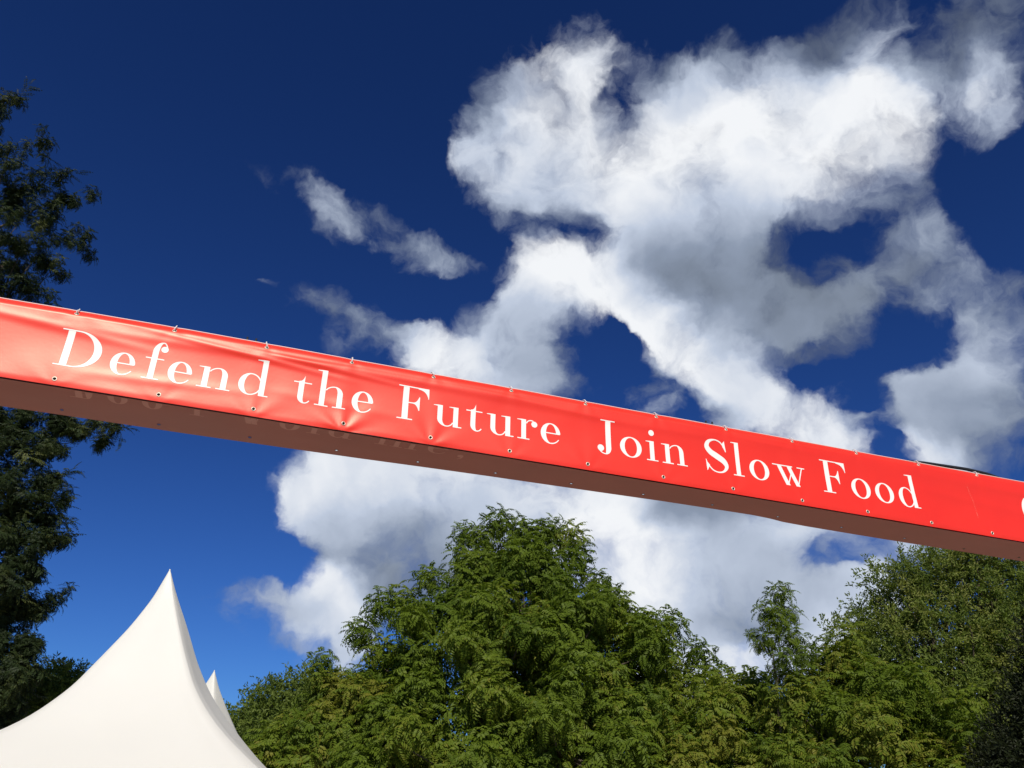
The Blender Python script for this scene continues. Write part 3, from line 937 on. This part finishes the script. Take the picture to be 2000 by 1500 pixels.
def tent(ap, heading, label, hips, scale=1.0):
    """square high-peak tent; ap is the peak, heading the direction of the first corner"""
    base = np.array([ap[0], ap[1], 0.0])
    root = empty('pagoda_tent', tuple(base))
    tag(root, label, 'tent', 'white pagoda tents')
    top = ap[2]
    nz = 46
    s_ = np.linspace(0, 1, nz) ** 1.25
    rows = []
    nseg = 18
    zd = np.linspace(1.92, 4.85, 240)
    sm = []
    for hp in hips:
        hp = np.array(hp)[::-1]
        # a smooth curve through the measured points: tensioned cloth has no kinks
        ker = np.hanning(41); ker /= ker.sum()
        slope0 = (hp[0, 0] - hp[1, 0]) / (hp[0, 1] - hp[1, 1]); slope1 = (hp[-1, 0] - hp[-2, 0]) / (hp[-1, 1] - hp[-2, 1])
        dz = zd[1] - zd[0]
        ext = np.concatenate([hp[0, 0] - slope0 * dz * np.arange(20, 0, -1), np.interp(zd, hp[:, 1], hp[:, 0]), hp[-1, 0] + slope1 * dz * np.arange(1, 21)])
        sm.append(np.convolve(ext, ker, 'valid'))
    for k in range(nz):
        z_ = 4.85 - (4.85 - 1.92) * s_[k]
        cor = []
        for i, hp in enumerate(hips):
            r_ = np.interp(z_, zd, sm[i])
            r_ = max(r_, .012)
            a = heading + i * math.pi / 2
            cor.append(np.array([math.cos(a), math.sin(a)]) * r_)
        ring = []
        for i in range(4):
            A_, B_ = cor[i], cor[(i + 1) % 4]
            for j in range(nseg):
                f = j / nseg
                # panels sag inward between the hips; hips are rounded by the webbing inside
                p = A_ * (1 - f) + B_ * f
                sag = .93 + .07 * abs(2 * f - 1) ** 1.6 if k > 2 else 1.0
                rnd = 1 - .06 * math.exp(-(min(f, 1 - f) / .10) ** 2)
                # near the peak the section becomes round
                rr = .5 * (np.linalg.norm(A_) + np.linalg.norm(B_))
                q = p / (np.linalg.norm(p) + 1e-9) * rr * .86
                mixr = math.exp(-(4.85 - z_) / .55) * .8
                p = (p * (1 - mixr) + q * mixr) * sag * rnd
                ring.append((p[0], p[1], z_))
        rows.append(ring)
    V_ = np.array(rows).reshape(-1, 3)
    N = 4 * nseg
    F_ = []
    for k in range(nz - 1):
        for j in range(N):
            F_.append((k * N + j, (k + 1) * N + j, (k + 1) * N + (j + 1) % N, k * N + (j + 1) % N))
    F_ = np.array(F_)
    off = base + np.array([0, 0, top - 4.85 * scale])
    V_ = V_ * scale + off
    roof = mesh_obj('roof', V_, F_, M_TENT, root)
    # peak cap, valance, legs
    gp = Geo()
    gp.tube([np.array([ap[0], ap[1], top - .10]), np.array([ap[0], ap[1], top + .0])], [.022, .004], 10)
    gp.build('peak_cap', M_TENT, root)
    last = np.array(rows[-1]) * scale + off
    val = np.concatenate([last, last - np.array([0, 0, .28])])
    mesh_obj('valance', val, np.array([(j, (j + 1) % N, N + (j + 1) % N, N + j) for j in range(N)])[:, ::-1], M_TENT, root)
    for i in range(4):
        p = last[i * nseg] * np.array([.0, .0, 1]) + np.array([ap[0] + (last[i * nseg][0] - ap[0]) * .96, ap[1] + (last[i * nseg][1] - ap[1]) * .96, 0])
        gl = Geo(); gl.tube([(p[0], p[1], 0), (p[0], p[1], p[2] - .02)], .03, 10)
        gl.build('leg', M_ALU, root)
    return root


ap1 = at(332, 1112, 13.0)
va = math.atan2(ap1[1], ap1[0])
left_dir = va + math.pi / 2
psi = R(33)
tent(ap1, left_dir + psi, 'large white high-peak pagoda tent in front, at the lower left', [HIP_L, HIP_N, HIP_R, HIP_N])
ap2 = at(419, 1309, 21.5)
tent(ap2, left_dir + R(12), 'small white tent peak showing behind the large pagoda tent', [HIP_N, HIP_N, HIP_N, HIP_N])
# ---- TREES
# ------------------------------------------------------------------ trees
def rotz(a):
    c_, s_ = np.cos(a), np.sin(a)
    return np.array([[c_, -s_, 0], [s_, c_, 0], [0, 0, 1]])


def align_z(n):
    """rotation taking +Z onto n"""
    n = np.asarray(n, float); n = n / np.linalg.norm(n)
    a = np.array([0, 0, 1.0])
    v_ = np.cross(a, n); c_ = n[2]
    if c_ < -.9999:
        return np.diag([1, -1, -1.0])
    K_ = np.array([[0, -v_[2], v_[1]], [v_[2], 0, -v_[0]], [-v_[1], v_[0], 0]])
    return np.eye(3) + K_ + K_ @ K_ / (1 + c_)


def leaflet(base, d, side, up, ln, wd):
    """a pointed leaf blade of two faces folded along its midrib -> 5 points, 2 quads as one strip of 2 triangles pairs"""
    mid = base + d * ln * .45
    tip = base + d * ln - up * ln * .12
    return [base, mid + side * wd * .5 + up * wd * .16, tip, mid - side * wd * .5 + up * wd * .16]


def compound_leaf(rg, length, pairs, lf, lw, e0, droop):
    """pinnate leaf leaving the origin along +X at elevation e0 and bending down; returns quads"""
    q = []
    p = np.zeros(3); e_ = e0
    n = pairs + 1
    for i in range(n + 1):
        f = i / n
        d = np.array([math.cos(e_), 0, math.sin(e_)])
        up = np.array([-math.sin(e_), 0, math.cos(e_)])
        if i > 0:
            s_ = lf * (1 - .45 * abs(f - .45)) * rg.uniform(.85, 1.15)
            if i <= pairs:
                for sg in (-1, 1):
                    a = rg.uniform(.85, 1.15)
                    sd = np.array([0, sg, 0.0])
                    dd = d * math.cos(a) + sd * math.sin(a) - up * rg.uniform(.1, .45)
                    dd /= np.linalg.norm(dd)
                    wv = np.cross(up, dd); wv /= np.linalg.norm(wv)
                    q.append(leaflet(p, dd, wv, np.cross(dd, wv), s_, lw))
            else:
                q.append(leaflet(p, d, np.array([0, 1.0, 0]), up, s_, lw))
        p = p + d * length / n
        e_ -= droop / n
    return q


def shoot_template(seed, nleaf, axis, length, pairs, lf, lw, top_e=1.25, bot_e=-.15, droop=1.1):
    """an upright shoot with spiralling pinnate leaves: upright at the tip, spreading and drooping below"""
    rg = np.random.default_rng(seed)
    Q = []
    for k in range(nleaf):
        f = k / max(1, nleaf - 1)
        e0 = top_e * (1 - f) + bot_e * f + rg.uniform(-.2, .2)
        L_ = length * (.62 + .38 * min(1, f * 1.8)) * rg.uniform(.85, 1.15)
        lv = np.array(compound_leaf(rg, L_, pairs, lf, lw, e0, droop * rg.uniform(.7, 1.3)))
        lv = lv.reshape(-1, 3) @ rotz(k * 2.4 + rg.uniform(-.3, .3)).T
        lv[:, 2] -= axis * f
        Q.append(lv.reshape(-1, 4, 3))
    return np.concatenate(Q)


def mop_template(seed, nshoot=9, rad=.52, nleaf=9, length=.52, pairs=8, lf=.118, lw=.044):
    """an umbrella-shaped clump: several drooping shoots over the end of a limb"""
    rg = np.random.default_rng(seed)
    Q = []
    for k in range(nshoot):
        z_ = 1 - 1.05 * (k + .3) / nshoot
        a = k * 2.39996 + rg.uniform(-.3, .3)
        s_ = math.sqrt(max(0, 1 - z_ * z_))
        d = np.array([s_ * math.cos(a), s_ * math.sin(a), z_])
        sh = shoot_template(int(rg.integers(1 << 30)), nleaf, .30, length, pairs, lf, lw, 1.15, -.65, 1.35)
        M_ = align_z(d * .55 + np.array([0, 0, .65]))
        Q.append((sh.reshape(-1, 3) @ M_.T + d * np.array([rad, rad, rad * .85]) * rg.uniform(.75, 1.1)).reshape(-1, 4, 3))
    return np.concatenate(Q)


def spray_template(seed, n, rad, lf, lw, twigs=7):
    """small single leaves set along a handful of twigs"""
    rg = np.random.default_rng(seed)
    Q = []
    for t_ in range(twigs):
        az, el = rg.uniform(0, 6.28), rg.uniform(-.3, 1.3)
        d0 = np.array([math.cos(az) * math.cos(el), math.sin(az) * math.cos(el), math.sin(el)])
        for k in range(n // twigs):
            f = (k + rg.uniform(0, 1)) / (n / twigs)
            p = d0 * rad * (.15 + .95 * f) + np.array([0, 0, -.12 * rad * f * f]) + rg.normal(0, .05 * rad, 3)
            dd = d0 * .7 + rg.normal(0, .6, 3); dd /= np.linalg.norm(dd)
            sd = np.cross(dd, rg.normal(0, 1, 3)); sd /= np.linalg.norm(sd)
            Q.append(leaflet(p, dd, sd, np.cross(dd, sd), lf * rg.uniform(.7, 1.3), lw))
    return np.array(Q)


def scatter(name, temps, places, mat, parent, seed, tint=(.15, .75)):
    """all the foliage of one tree as one mesh; places = (position, axis, scale)"""
    rg = np.random.default_rng(seed)
    V_, T_ = [], []
    for (p, ax, sc) in places:
        t_ = temps[rg.integers(len(temps))]
        M_ = align_z(ax) @ rotz(rg.uniform(0, 6.28))
        v_ = (t_.reshape(-1, 3) * sc) @ M_.T + np.asarray(p)
        V_.append(v_)
        base = rg.uniform(*tint)
        if rg.random() < .05:
            base = min(1.0, base + .3)
        tl = np.clip(base + rg.normal(0, .10, len(t_)), 0, 1)
        T_.append(np.repeat(tl, 4))
    V_ = np.concatenate(V_)
    return tag(mesh_obj(name, V_, np.arange(len(V_)).reshape(-1, 4), mat, parent, smooth=False, col=np.concatenate(T_)), kind='stuff')


def bent(a, b, rg, sag=.12, n=6):
    a, b = np.asarray(a, float), np.asarray(b, float)
    L_ = np.linalg.norm(b - a)
    j = rg.normal(0, .05 * L_, 3)
    return [a + (b - a) * f + (j + np.array([0, 0, -sag * L_])) * 4 * f * (1 - f) * .5 for f in np.linspace(0, 1, n)]


def woods(root, foot_p, fork, ends, r0, seed, per=7):
    """trunk, and limbs that fork twice before they reach the shoots"""
    rg = np.random.default_rng(seed)
    foot_p, fork = np.asarray(foot_p, float), np.asarray(fork, float)
    g1 = Geo()
    top = fork + (fork - foot_p) * np.array([.1, .1, .45])
    pts = bent(foot_p, fork, rg, 0.0, 7) + [top]
    g1.tube(pts, list(np.linspace(r0 * 1.25, r0 * .75, 7)) + [r0 * .3], 12)
    g1.build('trunk', M_BARK, root)
    ends = np.asarray(ends, float)
    k = max(1, len(ends) // per)
    cen = ends[rg.choice(len(ends), k, replace=False)]
    for _ in range(4):
        lab = np.argmin(((ends[:, None] - cen[None]) ** 2).sum(-1), 1)
        cen = np.array([ends[lab == i].mean(0) if (lab == i).any() else cen[i] for i in range(k)])
    g2 = Geo()
    for i in range(k):
        mem = ends[lab == i]
        if not len(mem):
            continue
        st = foot_p + (fork - foot_p) * rg.uniform(.75, 1.0)
        knot = st + (cen[i] - st) * .72
        g2.tube(bent(st, knot, rg), np.linspace(r0 * .42, r0 * .16, 6), 7, caps=False)
        for e_ in mem:
            g2.tube(bent(knot, e_, rg, .08, 4), np.linspace(r0 * .15, r0 * .04, 4), 5, caps=False)
    g2.build('branches', M_BARK, root)


def masses_to_places(ms, dist, spacing, seed, up=.75, front=True, inner=.35):
    """shoot positions over the surface of a crown made of several rounded masses.
    ms: (px, py, rx, ry, depth offset) where a mass is seen and how large, at its own distance"""
    rg = np.random.default_rng(seed)
    ell = []
    for (px, py, rx, ry, dz) in ms:
        c = at(px, py, dist + dz)
        k = np.linalg.norm(c - np.array([0, 0, EYE])) / FPX
        ell.append((c, np.array([rx * k, .5 * (rx + ry) * k * .95, ry * k])))
    P_ = []
    for i, (c, r_) in enumerate(ell):
        area = 4 * math.pi * (r_.prod() ** (2 / 3))
        n = max(6, int(area / spacing ** 2))
        for j in range(n):
            z_ = 1 - 2 * (j + .5) / n
            a = j * 2.39996 + rg.uniform(-.35, .35)
            s_ = math.sqrt(1 - z_ * z_)
            nrm_ = np.array([s_ * math.cos(a), s_ * math.sin(a), z_])
            if z_ < -.75:
                continue
            p = c + nrm_ * r_ * rg.uniform(.86, 1.06)
            if any(o != i and (((p - ell[o][0]) / ell[o][1]) ** 2).sum() < .72 for o in range(len(ell))):
                continue
            if p[2] < .6:
                continue
            ax = nrm_ * (1 - up) + np.array([0, 0, up]) + rg.normal(0, .12, 3)
            P_.append((p, ax, rg.uniform(.82, 1.2)))
        m = int(n * inner)
        for j in range(m):
            d_ = rg.normal(0, 1, 3); d_ /= np.linalg.norm(d_)
            p = c + d_ * r_ * rg.uniform(.35, .78)
            if p[2] > .6:
                P_.append((p, d_ * .5 + np.array([0, 0, .6]), rg.uniform(.9, 1.2)))
    return P_


def tips(pts, dist, seed, sc=(.85, 1.1)):
    """shoots that make the outline, given by where each stands against the sky"""
    rg = np.random.default_rng(seed)
    return [(at(x, y, dist + (d if d is not None else rg.uniform(-.6, .6))), np.array([0, 0, 1.0]) + rg.normal(0, .12, 3), rg.uniform(*sc)) for (x, y, d) in pts]


def tree(name, label, cat, places, temps, mat, foot_p, fork, r0, seed, group=None, tint=(.15, .75), ends=None):
    root = empty(name, tuple(foot_p))
    tag(root, label, cat, group)
    woods(root, foot_p, fork, ends if ends is not None else [p[0] - np.array([0, 0, .35 * p[2]]) for p in places], r0, seed)
    scatter('crown', temps, places, mat, root, seed + 1, tint)
    return root


ASH = [mop_template(300 + s_) for s_ in range(6)]
ASH_S = [mop_template(320 + s_, 7, .46, 9, .55, 8, .125, .046) for s_ in range(5)]

# --- the broad ash-like tree in the middle
DT = 25.0
ms = [(1015, 1140, 112, 75, .3), (1040, 1350, 270, 190, 0), (805, 1372, 82, 100, .4), (1250, 1380, 112, 100, -.3), (930, 1290, 150, 130, -1.4), (1130, 1290, 140, 120, -1.0),
      (900, 1470, 190, 120, -2.2), (1130, 1460, 190, 130, -2.4), (1010, 1580, 320, 130, -1.5), (1330, 1460, 100, 110, -1.2), (760, 1440, 95, 110, -.4)]
pl = [(p, a_, sc * 1.14) for (p, a_, sc) in masses_to_places(ms, DT, 1.72, 3, up=.8, inner=.8)]
pl += tips([(912, 1044, .2), (945, 1050, 0), (972, 1022, 0), (1010, 1040, -.3), (1042, 1042, -.2), (1076, 1038, .1), (1112, 1052, .2), (912, 1085, 0), (1125, 1092, 0), (950, 1100, -.4), (1040, 1095, -.6), (920, 1125, .1), (1000, 1110, -1.0), (1080, 1110, -.7), (836, 1132, 0), (880, 1165, -.2), (790, 1176, .3), (747, 1184, .1),
            (706, 1238, .3), (740, 1275, 0), (830, 1210, -.6), (1160, 1140, .1), (1200, 1190, 0), (1248, 1222, .2), (1310, 1222, .1), (1270, 1270, -.3), (1362, 1275, .3), (1388, 1325, .1), (715, 1330, .5), (700, 1400, .6), (1150, 1210, -1.0), (960, 1190, -1.4), (1060, 1200, -1.5)], DT, 4)
c0 = at(1035, 1460, DT)
tree('broadleaf_tree', 'broad bright green tree with drooping leaf clumps, tallest in the middle below the banner', 'tree', pl, ASH, M_ASH, (c0[0], c0[1], 0), c0 + np.array([.1, 0, .3]), .32, 11, tint=(.25, .8))

# --- lower yellow-green trees to the right of it
ms = [(1440, 1420, 85, 70, 0), (1400, 1520, 140, 90, -1.0), (1520, 1490, 110, 80, -.6)]
pl = masses_to_places(ms, 24.0, 1.25, 7, up=.8) + tips([(1425, 1345, 0), (1475, 1350, .2), (1400, 1380, .2), (1500, 1385, 0)], 24.0, 8)
c0 = at(1450, 1500, 24.0)
tree('broadleaf_tree', 'low rounded yellow-green tree in the dip right of the tall middle tree', 'tree', pl, ASH, M_ASH, (c0[0], c0[1], 0), c0 + np.array([0, 0, -.4]), .14, 21, tint=(.45, .95))

pl = tips([(1522, 1160, 0), (1500, 1195, 0), (1545, 1200, .1), (1520, 1215, -.2), (1548, 1245, -.1), (1502, 1250, .1), (1562, 1275, 0), (1530, 1285, -.2), (1515, 1315, .2), (1545, 1325, .1), (1500, 1350, .2), (1560, 1365, .1), (1525, 1365, -.1), (1505, 1400, .2), (1540, 1395, 0), (1550, 1410, 0), (1575, 1440, .2), (1500, 1460, -.2)], 22.0, 9, (.50, .68))
pl += tips([(1468, 1240, 0), (1484, 1262, .1)], 22.0, 19, (.32, .42))
c0 = at(1520, 1500, 22.0)
root_p = (c0[0], c0[1], 0)
tree('sapling', 'slender leafy sapling rising as a lone spire between the two big trees', 'tree', pl, ASH_S, M_ASH, root_p, at(1524, 1400, 22.0), .040, 31, tint=(.3, .8))

ms = [(1650, 1420, 115, 90, 0), (1760, 1450, 130, 100, -.5), (1700, 1550, 190, 90, -1.0), (1640, 1350, 60, 50, .2), (1860, 1490, 90, 80, -.6), (1580, 1480, 70, 70, -.2)]
pl = masses_to_places(ms, 23.0, 1.22, 13, up=.8) + tips([(1655, 1250, .3), (1642, 1285, 0), (1680, 1300, .1), (1600, 1285, .2), (1612, 1325, 0), (1580, 1360, .1), (1700, 1320, 0), (1740, 1345, 0), (1790, 1365, 0), (1840, 1410, 0), (1885, 1440, 0)], 23.0, 14, (.65, .95))
c0 = at(1690, 1520, 23.0)
tree('broadleaf_tree', 'spreading olive-green tree with tawny leaf tips, in front of the fine-leaved tree at right', 'tree', pl, ASH_S, M_ASH, (c0[0], c0[1], 0), c0 + np.array([0, 0, -.3]), .16, 41, tint=(.3, .88))

# --- grey-green small-leaved tree behind them, reaching up to the banner at the right
SPR = [spray_template(60 + s_, 340, .74, .120, .046, 13) for s_ in range(5)]
ms = [(1765, 1170, 52, 62, 0), (1825, 1155, 46, 60, .2), (1890, 1135, 52, 66, 0), (1945, 1150, 40, 66, .3), (2020, 1170, 50, 90, .4), (1712, 1225, 44, 48, .2), (1670, 1270, 40, 44, .3), (1795, 1255, 66, 66, -.5), (1880, 1245, 66, 70, -.7),
      (1955, 1270, 60, 80, -.3), (1840, 1355, 80, 70, -.9), (1930, 1380, 80, 80, -.9), (1740, 1330, 70, 66, -.3), (2070, 1320, 90, 150, .8), (1690, 1340, 50, 50, .2), (1900, 1480, 130, 70, -.5)]
pl = masses_to_places(ms, 30.0, 1.0, 17, up=.6, inner=.7) + tips([(1882, 1100, 0), (1840, 1112, .2), (1778, 1128, 0), (1752, 1142, .2), (1915, 1104, 0), (1948, 1112, .2), (1716, 1185, .2), (1692, 1210, 0), (1656, 1236, 0), (1998, 1110, .3), (1858, 1130, -.4)], 30.0, 18, (.6, .85))
c0 = at(1880, 1480, 30.0)
tree('small_leaved_tree', 'tall fine-leaved green tree reaching up to just below the banner at the right', 'tree', pl, SPR, M_WILLOW, (c0[0], c0[1], 0), c0 + np.array([0, 0, .4]), .30, 51, tint=(.2, .95))

# --- dark tree filling the right edge
DKS = [spray_template(80 + s_, 260, .62, .085, .034, 11) for s_ in range(3)]
ms = [(2085, 1410, 62, 80, 0), (2075, 1490, 80, 70, -.5), (2130, 1320, 70, 100, .2), (1995, 1515, 40, 36, -.3)]
pl = masses_to_places(ms, 20.0, .46, 23, up=.4, inner=1.2)
c0 = at(2050, 1500, 20.0)
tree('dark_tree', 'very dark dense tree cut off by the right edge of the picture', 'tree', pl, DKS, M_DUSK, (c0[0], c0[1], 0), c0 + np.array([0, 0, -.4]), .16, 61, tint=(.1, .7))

# --- left of the middle: grey tree behind, ash bush and a sprig in front
ms = [(570, 1420, 90, 75, 0), (500, 1450, 50, 60, .3), (640, 1420, 70, 80, .2), (560, 1500, 120, 70, -.4)]
SPG = [spray_template(100 + s_, 190, .95, .17, .060, 9) for s_ in range(4)]
pl = masses_to_places(ms, 36.0, .82, 27, up=.5, inner=.8) + tips([(545, 1338, 0), (520, 1348, .1), (575, 1342, .2), (600, 1350, 0), (505, 1380, .2), (485, 1410, 0), (470, 1428, .2), (560, 1350, 0)], 36.0, 28, (.6, .8))
c0 = at(570, 1500, 36.0)
tree('small_leaved_tree', 'dull grey-green tree beyond the tents, in the gap left of the middle tree', 'tree', pl, SPG, M_WILLOW, (c0[0], c0[1], 0), c0 + np.array([0, 0, -.5]), .22, 71, tint=(.0, .5))

ms = [(640, 1470, 110, 70, 0), (730, 1480, 100, 80, -.4), (560, 1510, 90, 60, .2), (690, 1400, 60, 60, .3)]
pl = masses_to_places(ms, 24.0, .92, 33) + tips([(632, 1290, 0), (625, 1320, 0), (640, 1335, .1), (652, 1350, 0), (622, 1360, .2), (690, 1375, .3), (665, 1395, .1), (600, 1420, 0), (560, 1440, .1), (530, 1470, .2), (720, 1395, 0), (575, 1410, .3)], 24.0, 34, (.55, .8))
c0 = at(660, 1510, 24.0)
tree('bush', 'low yellow-green bush with one tall sprig, right of the white tents', 'bush', pl, ASH_S, M_ASH, (c0[0], c0[1], 0), c0 + np.array([0, 0, -.5]), .12, 81, tint=(.3, .95))

# --- tall dark feathery tree at the left edge, close by
LOC = []
for s_ in range(5):
    rg = np.random.default_rng(200 + s_)
    Q = []
    for k in range(8):
        lv = np.array(compound_leaf(rg, .20, 8, .046, .0165, rg.uniform(-.2, .6), rg.uniform(.3, 1.1))).reshape(-1, 3)
        lv = lv @ rotz((1 if k % 2 else -1) * rg.uniform(.4, 1.1)).T
        lv[:, 0] += .045 * k
        lv[:, 2] += -.02 * (k / 8) ** 2 * 8 * .1 + rg.normal(0, .01)
        Q.append(lv.reshape(-1, 4, 3))
    LOC.append(np.concatenate(Q))
DL = 17.0
lobes = [(50, 192, 30, 26, 4), (8, 205, 24, 32, 8), (0, 250, 30, 20, 6), (100, 275, 36, 26, 5), (72, 300, 40, 24, 4), (20, 300, 30, 25, 4), (60, 350, 60, 40, 16), (20, 390, 50, 45, 22), (125, 352, 30, 28, 5), (140, 385, 40, 32, 10), (188, 372, 14, 10, 2), (60, 400, 60, 40, 18),
         (30, 450, 70, 45, 26), (100, 440, 40, 22, 5), (120, 415, 30, 24, 5), (160, 470, 38, 30, 9), (180, 505, 16, 18, 3), (125, 470, 30, 16, 4), (50, 510, 70, 45, 26), (110, 525, 36, 26, 8), (20, 560, 60, 30, 18), (70, 560, 40, 20, 6), (110, 585, 24, 10, 2),
         (40, 620, 90, 60, 26), (40, 720, 100, 60, 26),
         (50, 825, 90, 36, 34), (130, 835, 40, 28, 12), (165, 845, 26, 22, 6), (200, 832, 24, 10, 3), (212, 862, 20, 12, 4), (235, 838, 14, 12, 2), (40, 880, 90, 50, 36), (110, 880, 34, 26, 10), (40, 950, 80, 50, 34), (100, 945, 34, 30, 10), (140, 975, 18, 10, 3), (60, 1010, 70, 40, 24),
         (40, 1060, 70, 50, 32), (110, 1060, 32, 22, 7), (140, 1062, 14, 8, 2), (30, 1130, 52, 50, 26), (80, 1125, 22, 26, 6), (30, 1200, 52, 50, 26), (78, 1190, 26, 28, 7), (112, 1178, 24, 12, 3), (140, 1160, 14, 8, 1), (28, 1270, 52, 50, 26), (80, 1265, 26, 26, 7), (20, 1340, 52, 50, 26), (66, 1320, 28, 30, 7), (10, 1400, 50, 40, 18),
         (-60, 300, 60, 80, 24), (-80, 450, 70, 90, 34), (-90, 620, 80, 110, 34), (-100, 820, 80, 110, 40), (-100, 1000, 80, 110, 40), (-100, 1180, 80, 110, 40), (-90, 1350, 80, 90, 30)]
rg = np.random.default_rng(77)
pl, ends = [], []
for (px, py, rx, ry, n) in lobes:
    c = at(px, py, DL + rg.uniform(-.5, .5))
    k = np.linalg.norm(c - np.array([0, 0, EYE])) / FPX
    ends.append(c - np.array([.8, 0, .3]))
    for j in range(max(2, int(n * (.85 if py < 640 else 1.5)))):
        d_ = rg.normal(0, 1, 3); d_ *= rg.uniform(.2, 1.0) ** .5 / np.linalg.norm(d_)
        p = c + d_ * np.array([rx, (rx + ry) * .5 + 8, ry]) * k * 1.05
        out_ = np.array([.6, -.1, -.15]) + d_ * 1.1
        # the spray runs along its own X axis: find the axis that carries it outward
        ax = np.cross(np.cross(out_, [0, 0, 1.0]), out_) + rg.normal(0, .25, 3) * np.linalg.norm(out_)
        pl.append((p - .22 * out_ / np.linalg.norm(out_), ax, rg.uniform(1.3, 1.9), out_))


def scatter_dir(name, temps, places, mat, parent, seed, tint):
    rg = np.random.default_rng(seed)
    V_, T_ = [], []
    for (p, ax, sc, out_) in places:
        t_ = temps[rg.integers(len(temps))]
        x_ = out_ / np.linalg.norm(out_)
        z_ = ax - x_ * ax.dot(x_); z_ /= np.linalg.norm(z_)
        M_ = np.stack([x_, np.cross(z_, x_), z_], 1)
        V_.append((t_.reshape(-1, 3) * sc) @ M_.T + p)
        base = rg.uniform(*tint)
        if rg.random() < .06:
            base = min(1.0, base + .45)
        T_.append(np.repeat(np.clip(base + rg.normal(0, .1, len(t_)), 0, 1), 4))
    V_ = np.concatenate(V_)
    return tag(mesh_obj(name, V_, np.arange(len(V_)).reshape(-1, 4), mat, parent, smooth=False, col=np.concatenate(T_)), kind='stuff')


tb = at(-330, 1400, 17.5)
foot_l = (tb[0], tb[1], 0)
root = empty('feathery_tree', foot_l)
tag(root, 'tall dark feathery-leaved tree cut off by the left edge, passing behind the banner', 'tree')
woods(root, foot_l, (tb[0], tb[1], 8.0), ends, .17, 91, per=5)
pl_t = [(p, np.array([.25, 0, 1.0]) + .3 * o_ / np.linalg.norm(o_), sc * .185) for (p, a_, sc, o_) in pl]
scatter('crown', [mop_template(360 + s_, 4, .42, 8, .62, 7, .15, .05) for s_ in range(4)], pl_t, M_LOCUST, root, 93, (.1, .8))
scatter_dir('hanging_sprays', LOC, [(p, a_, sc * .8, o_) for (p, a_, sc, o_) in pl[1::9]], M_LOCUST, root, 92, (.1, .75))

# --- bush between the dark tree and the tent
ms = [(100, 1362, 44, 44, 0), (135, 1345, 20, 24, .2), (60, 1390, 55, 40, 0)]
SPB = [spray_template(140 + s_, 150, .30, .075, .028, 8) for s_ in range(3)]
pl = masses_to_places(ms, 19.0, .30, 43, up=.5, inner=.8)
c0 = at(110, 1400, 19.0)
tree('bush', 'grey-green bush peeping over the left slope of the white tent', 'bush', pl, SPB, M_WILLOW, (c0[0], c0[1], 0), c0 + np.array([0, 0, -.3]), .08, 101, tint=(.0, .5))
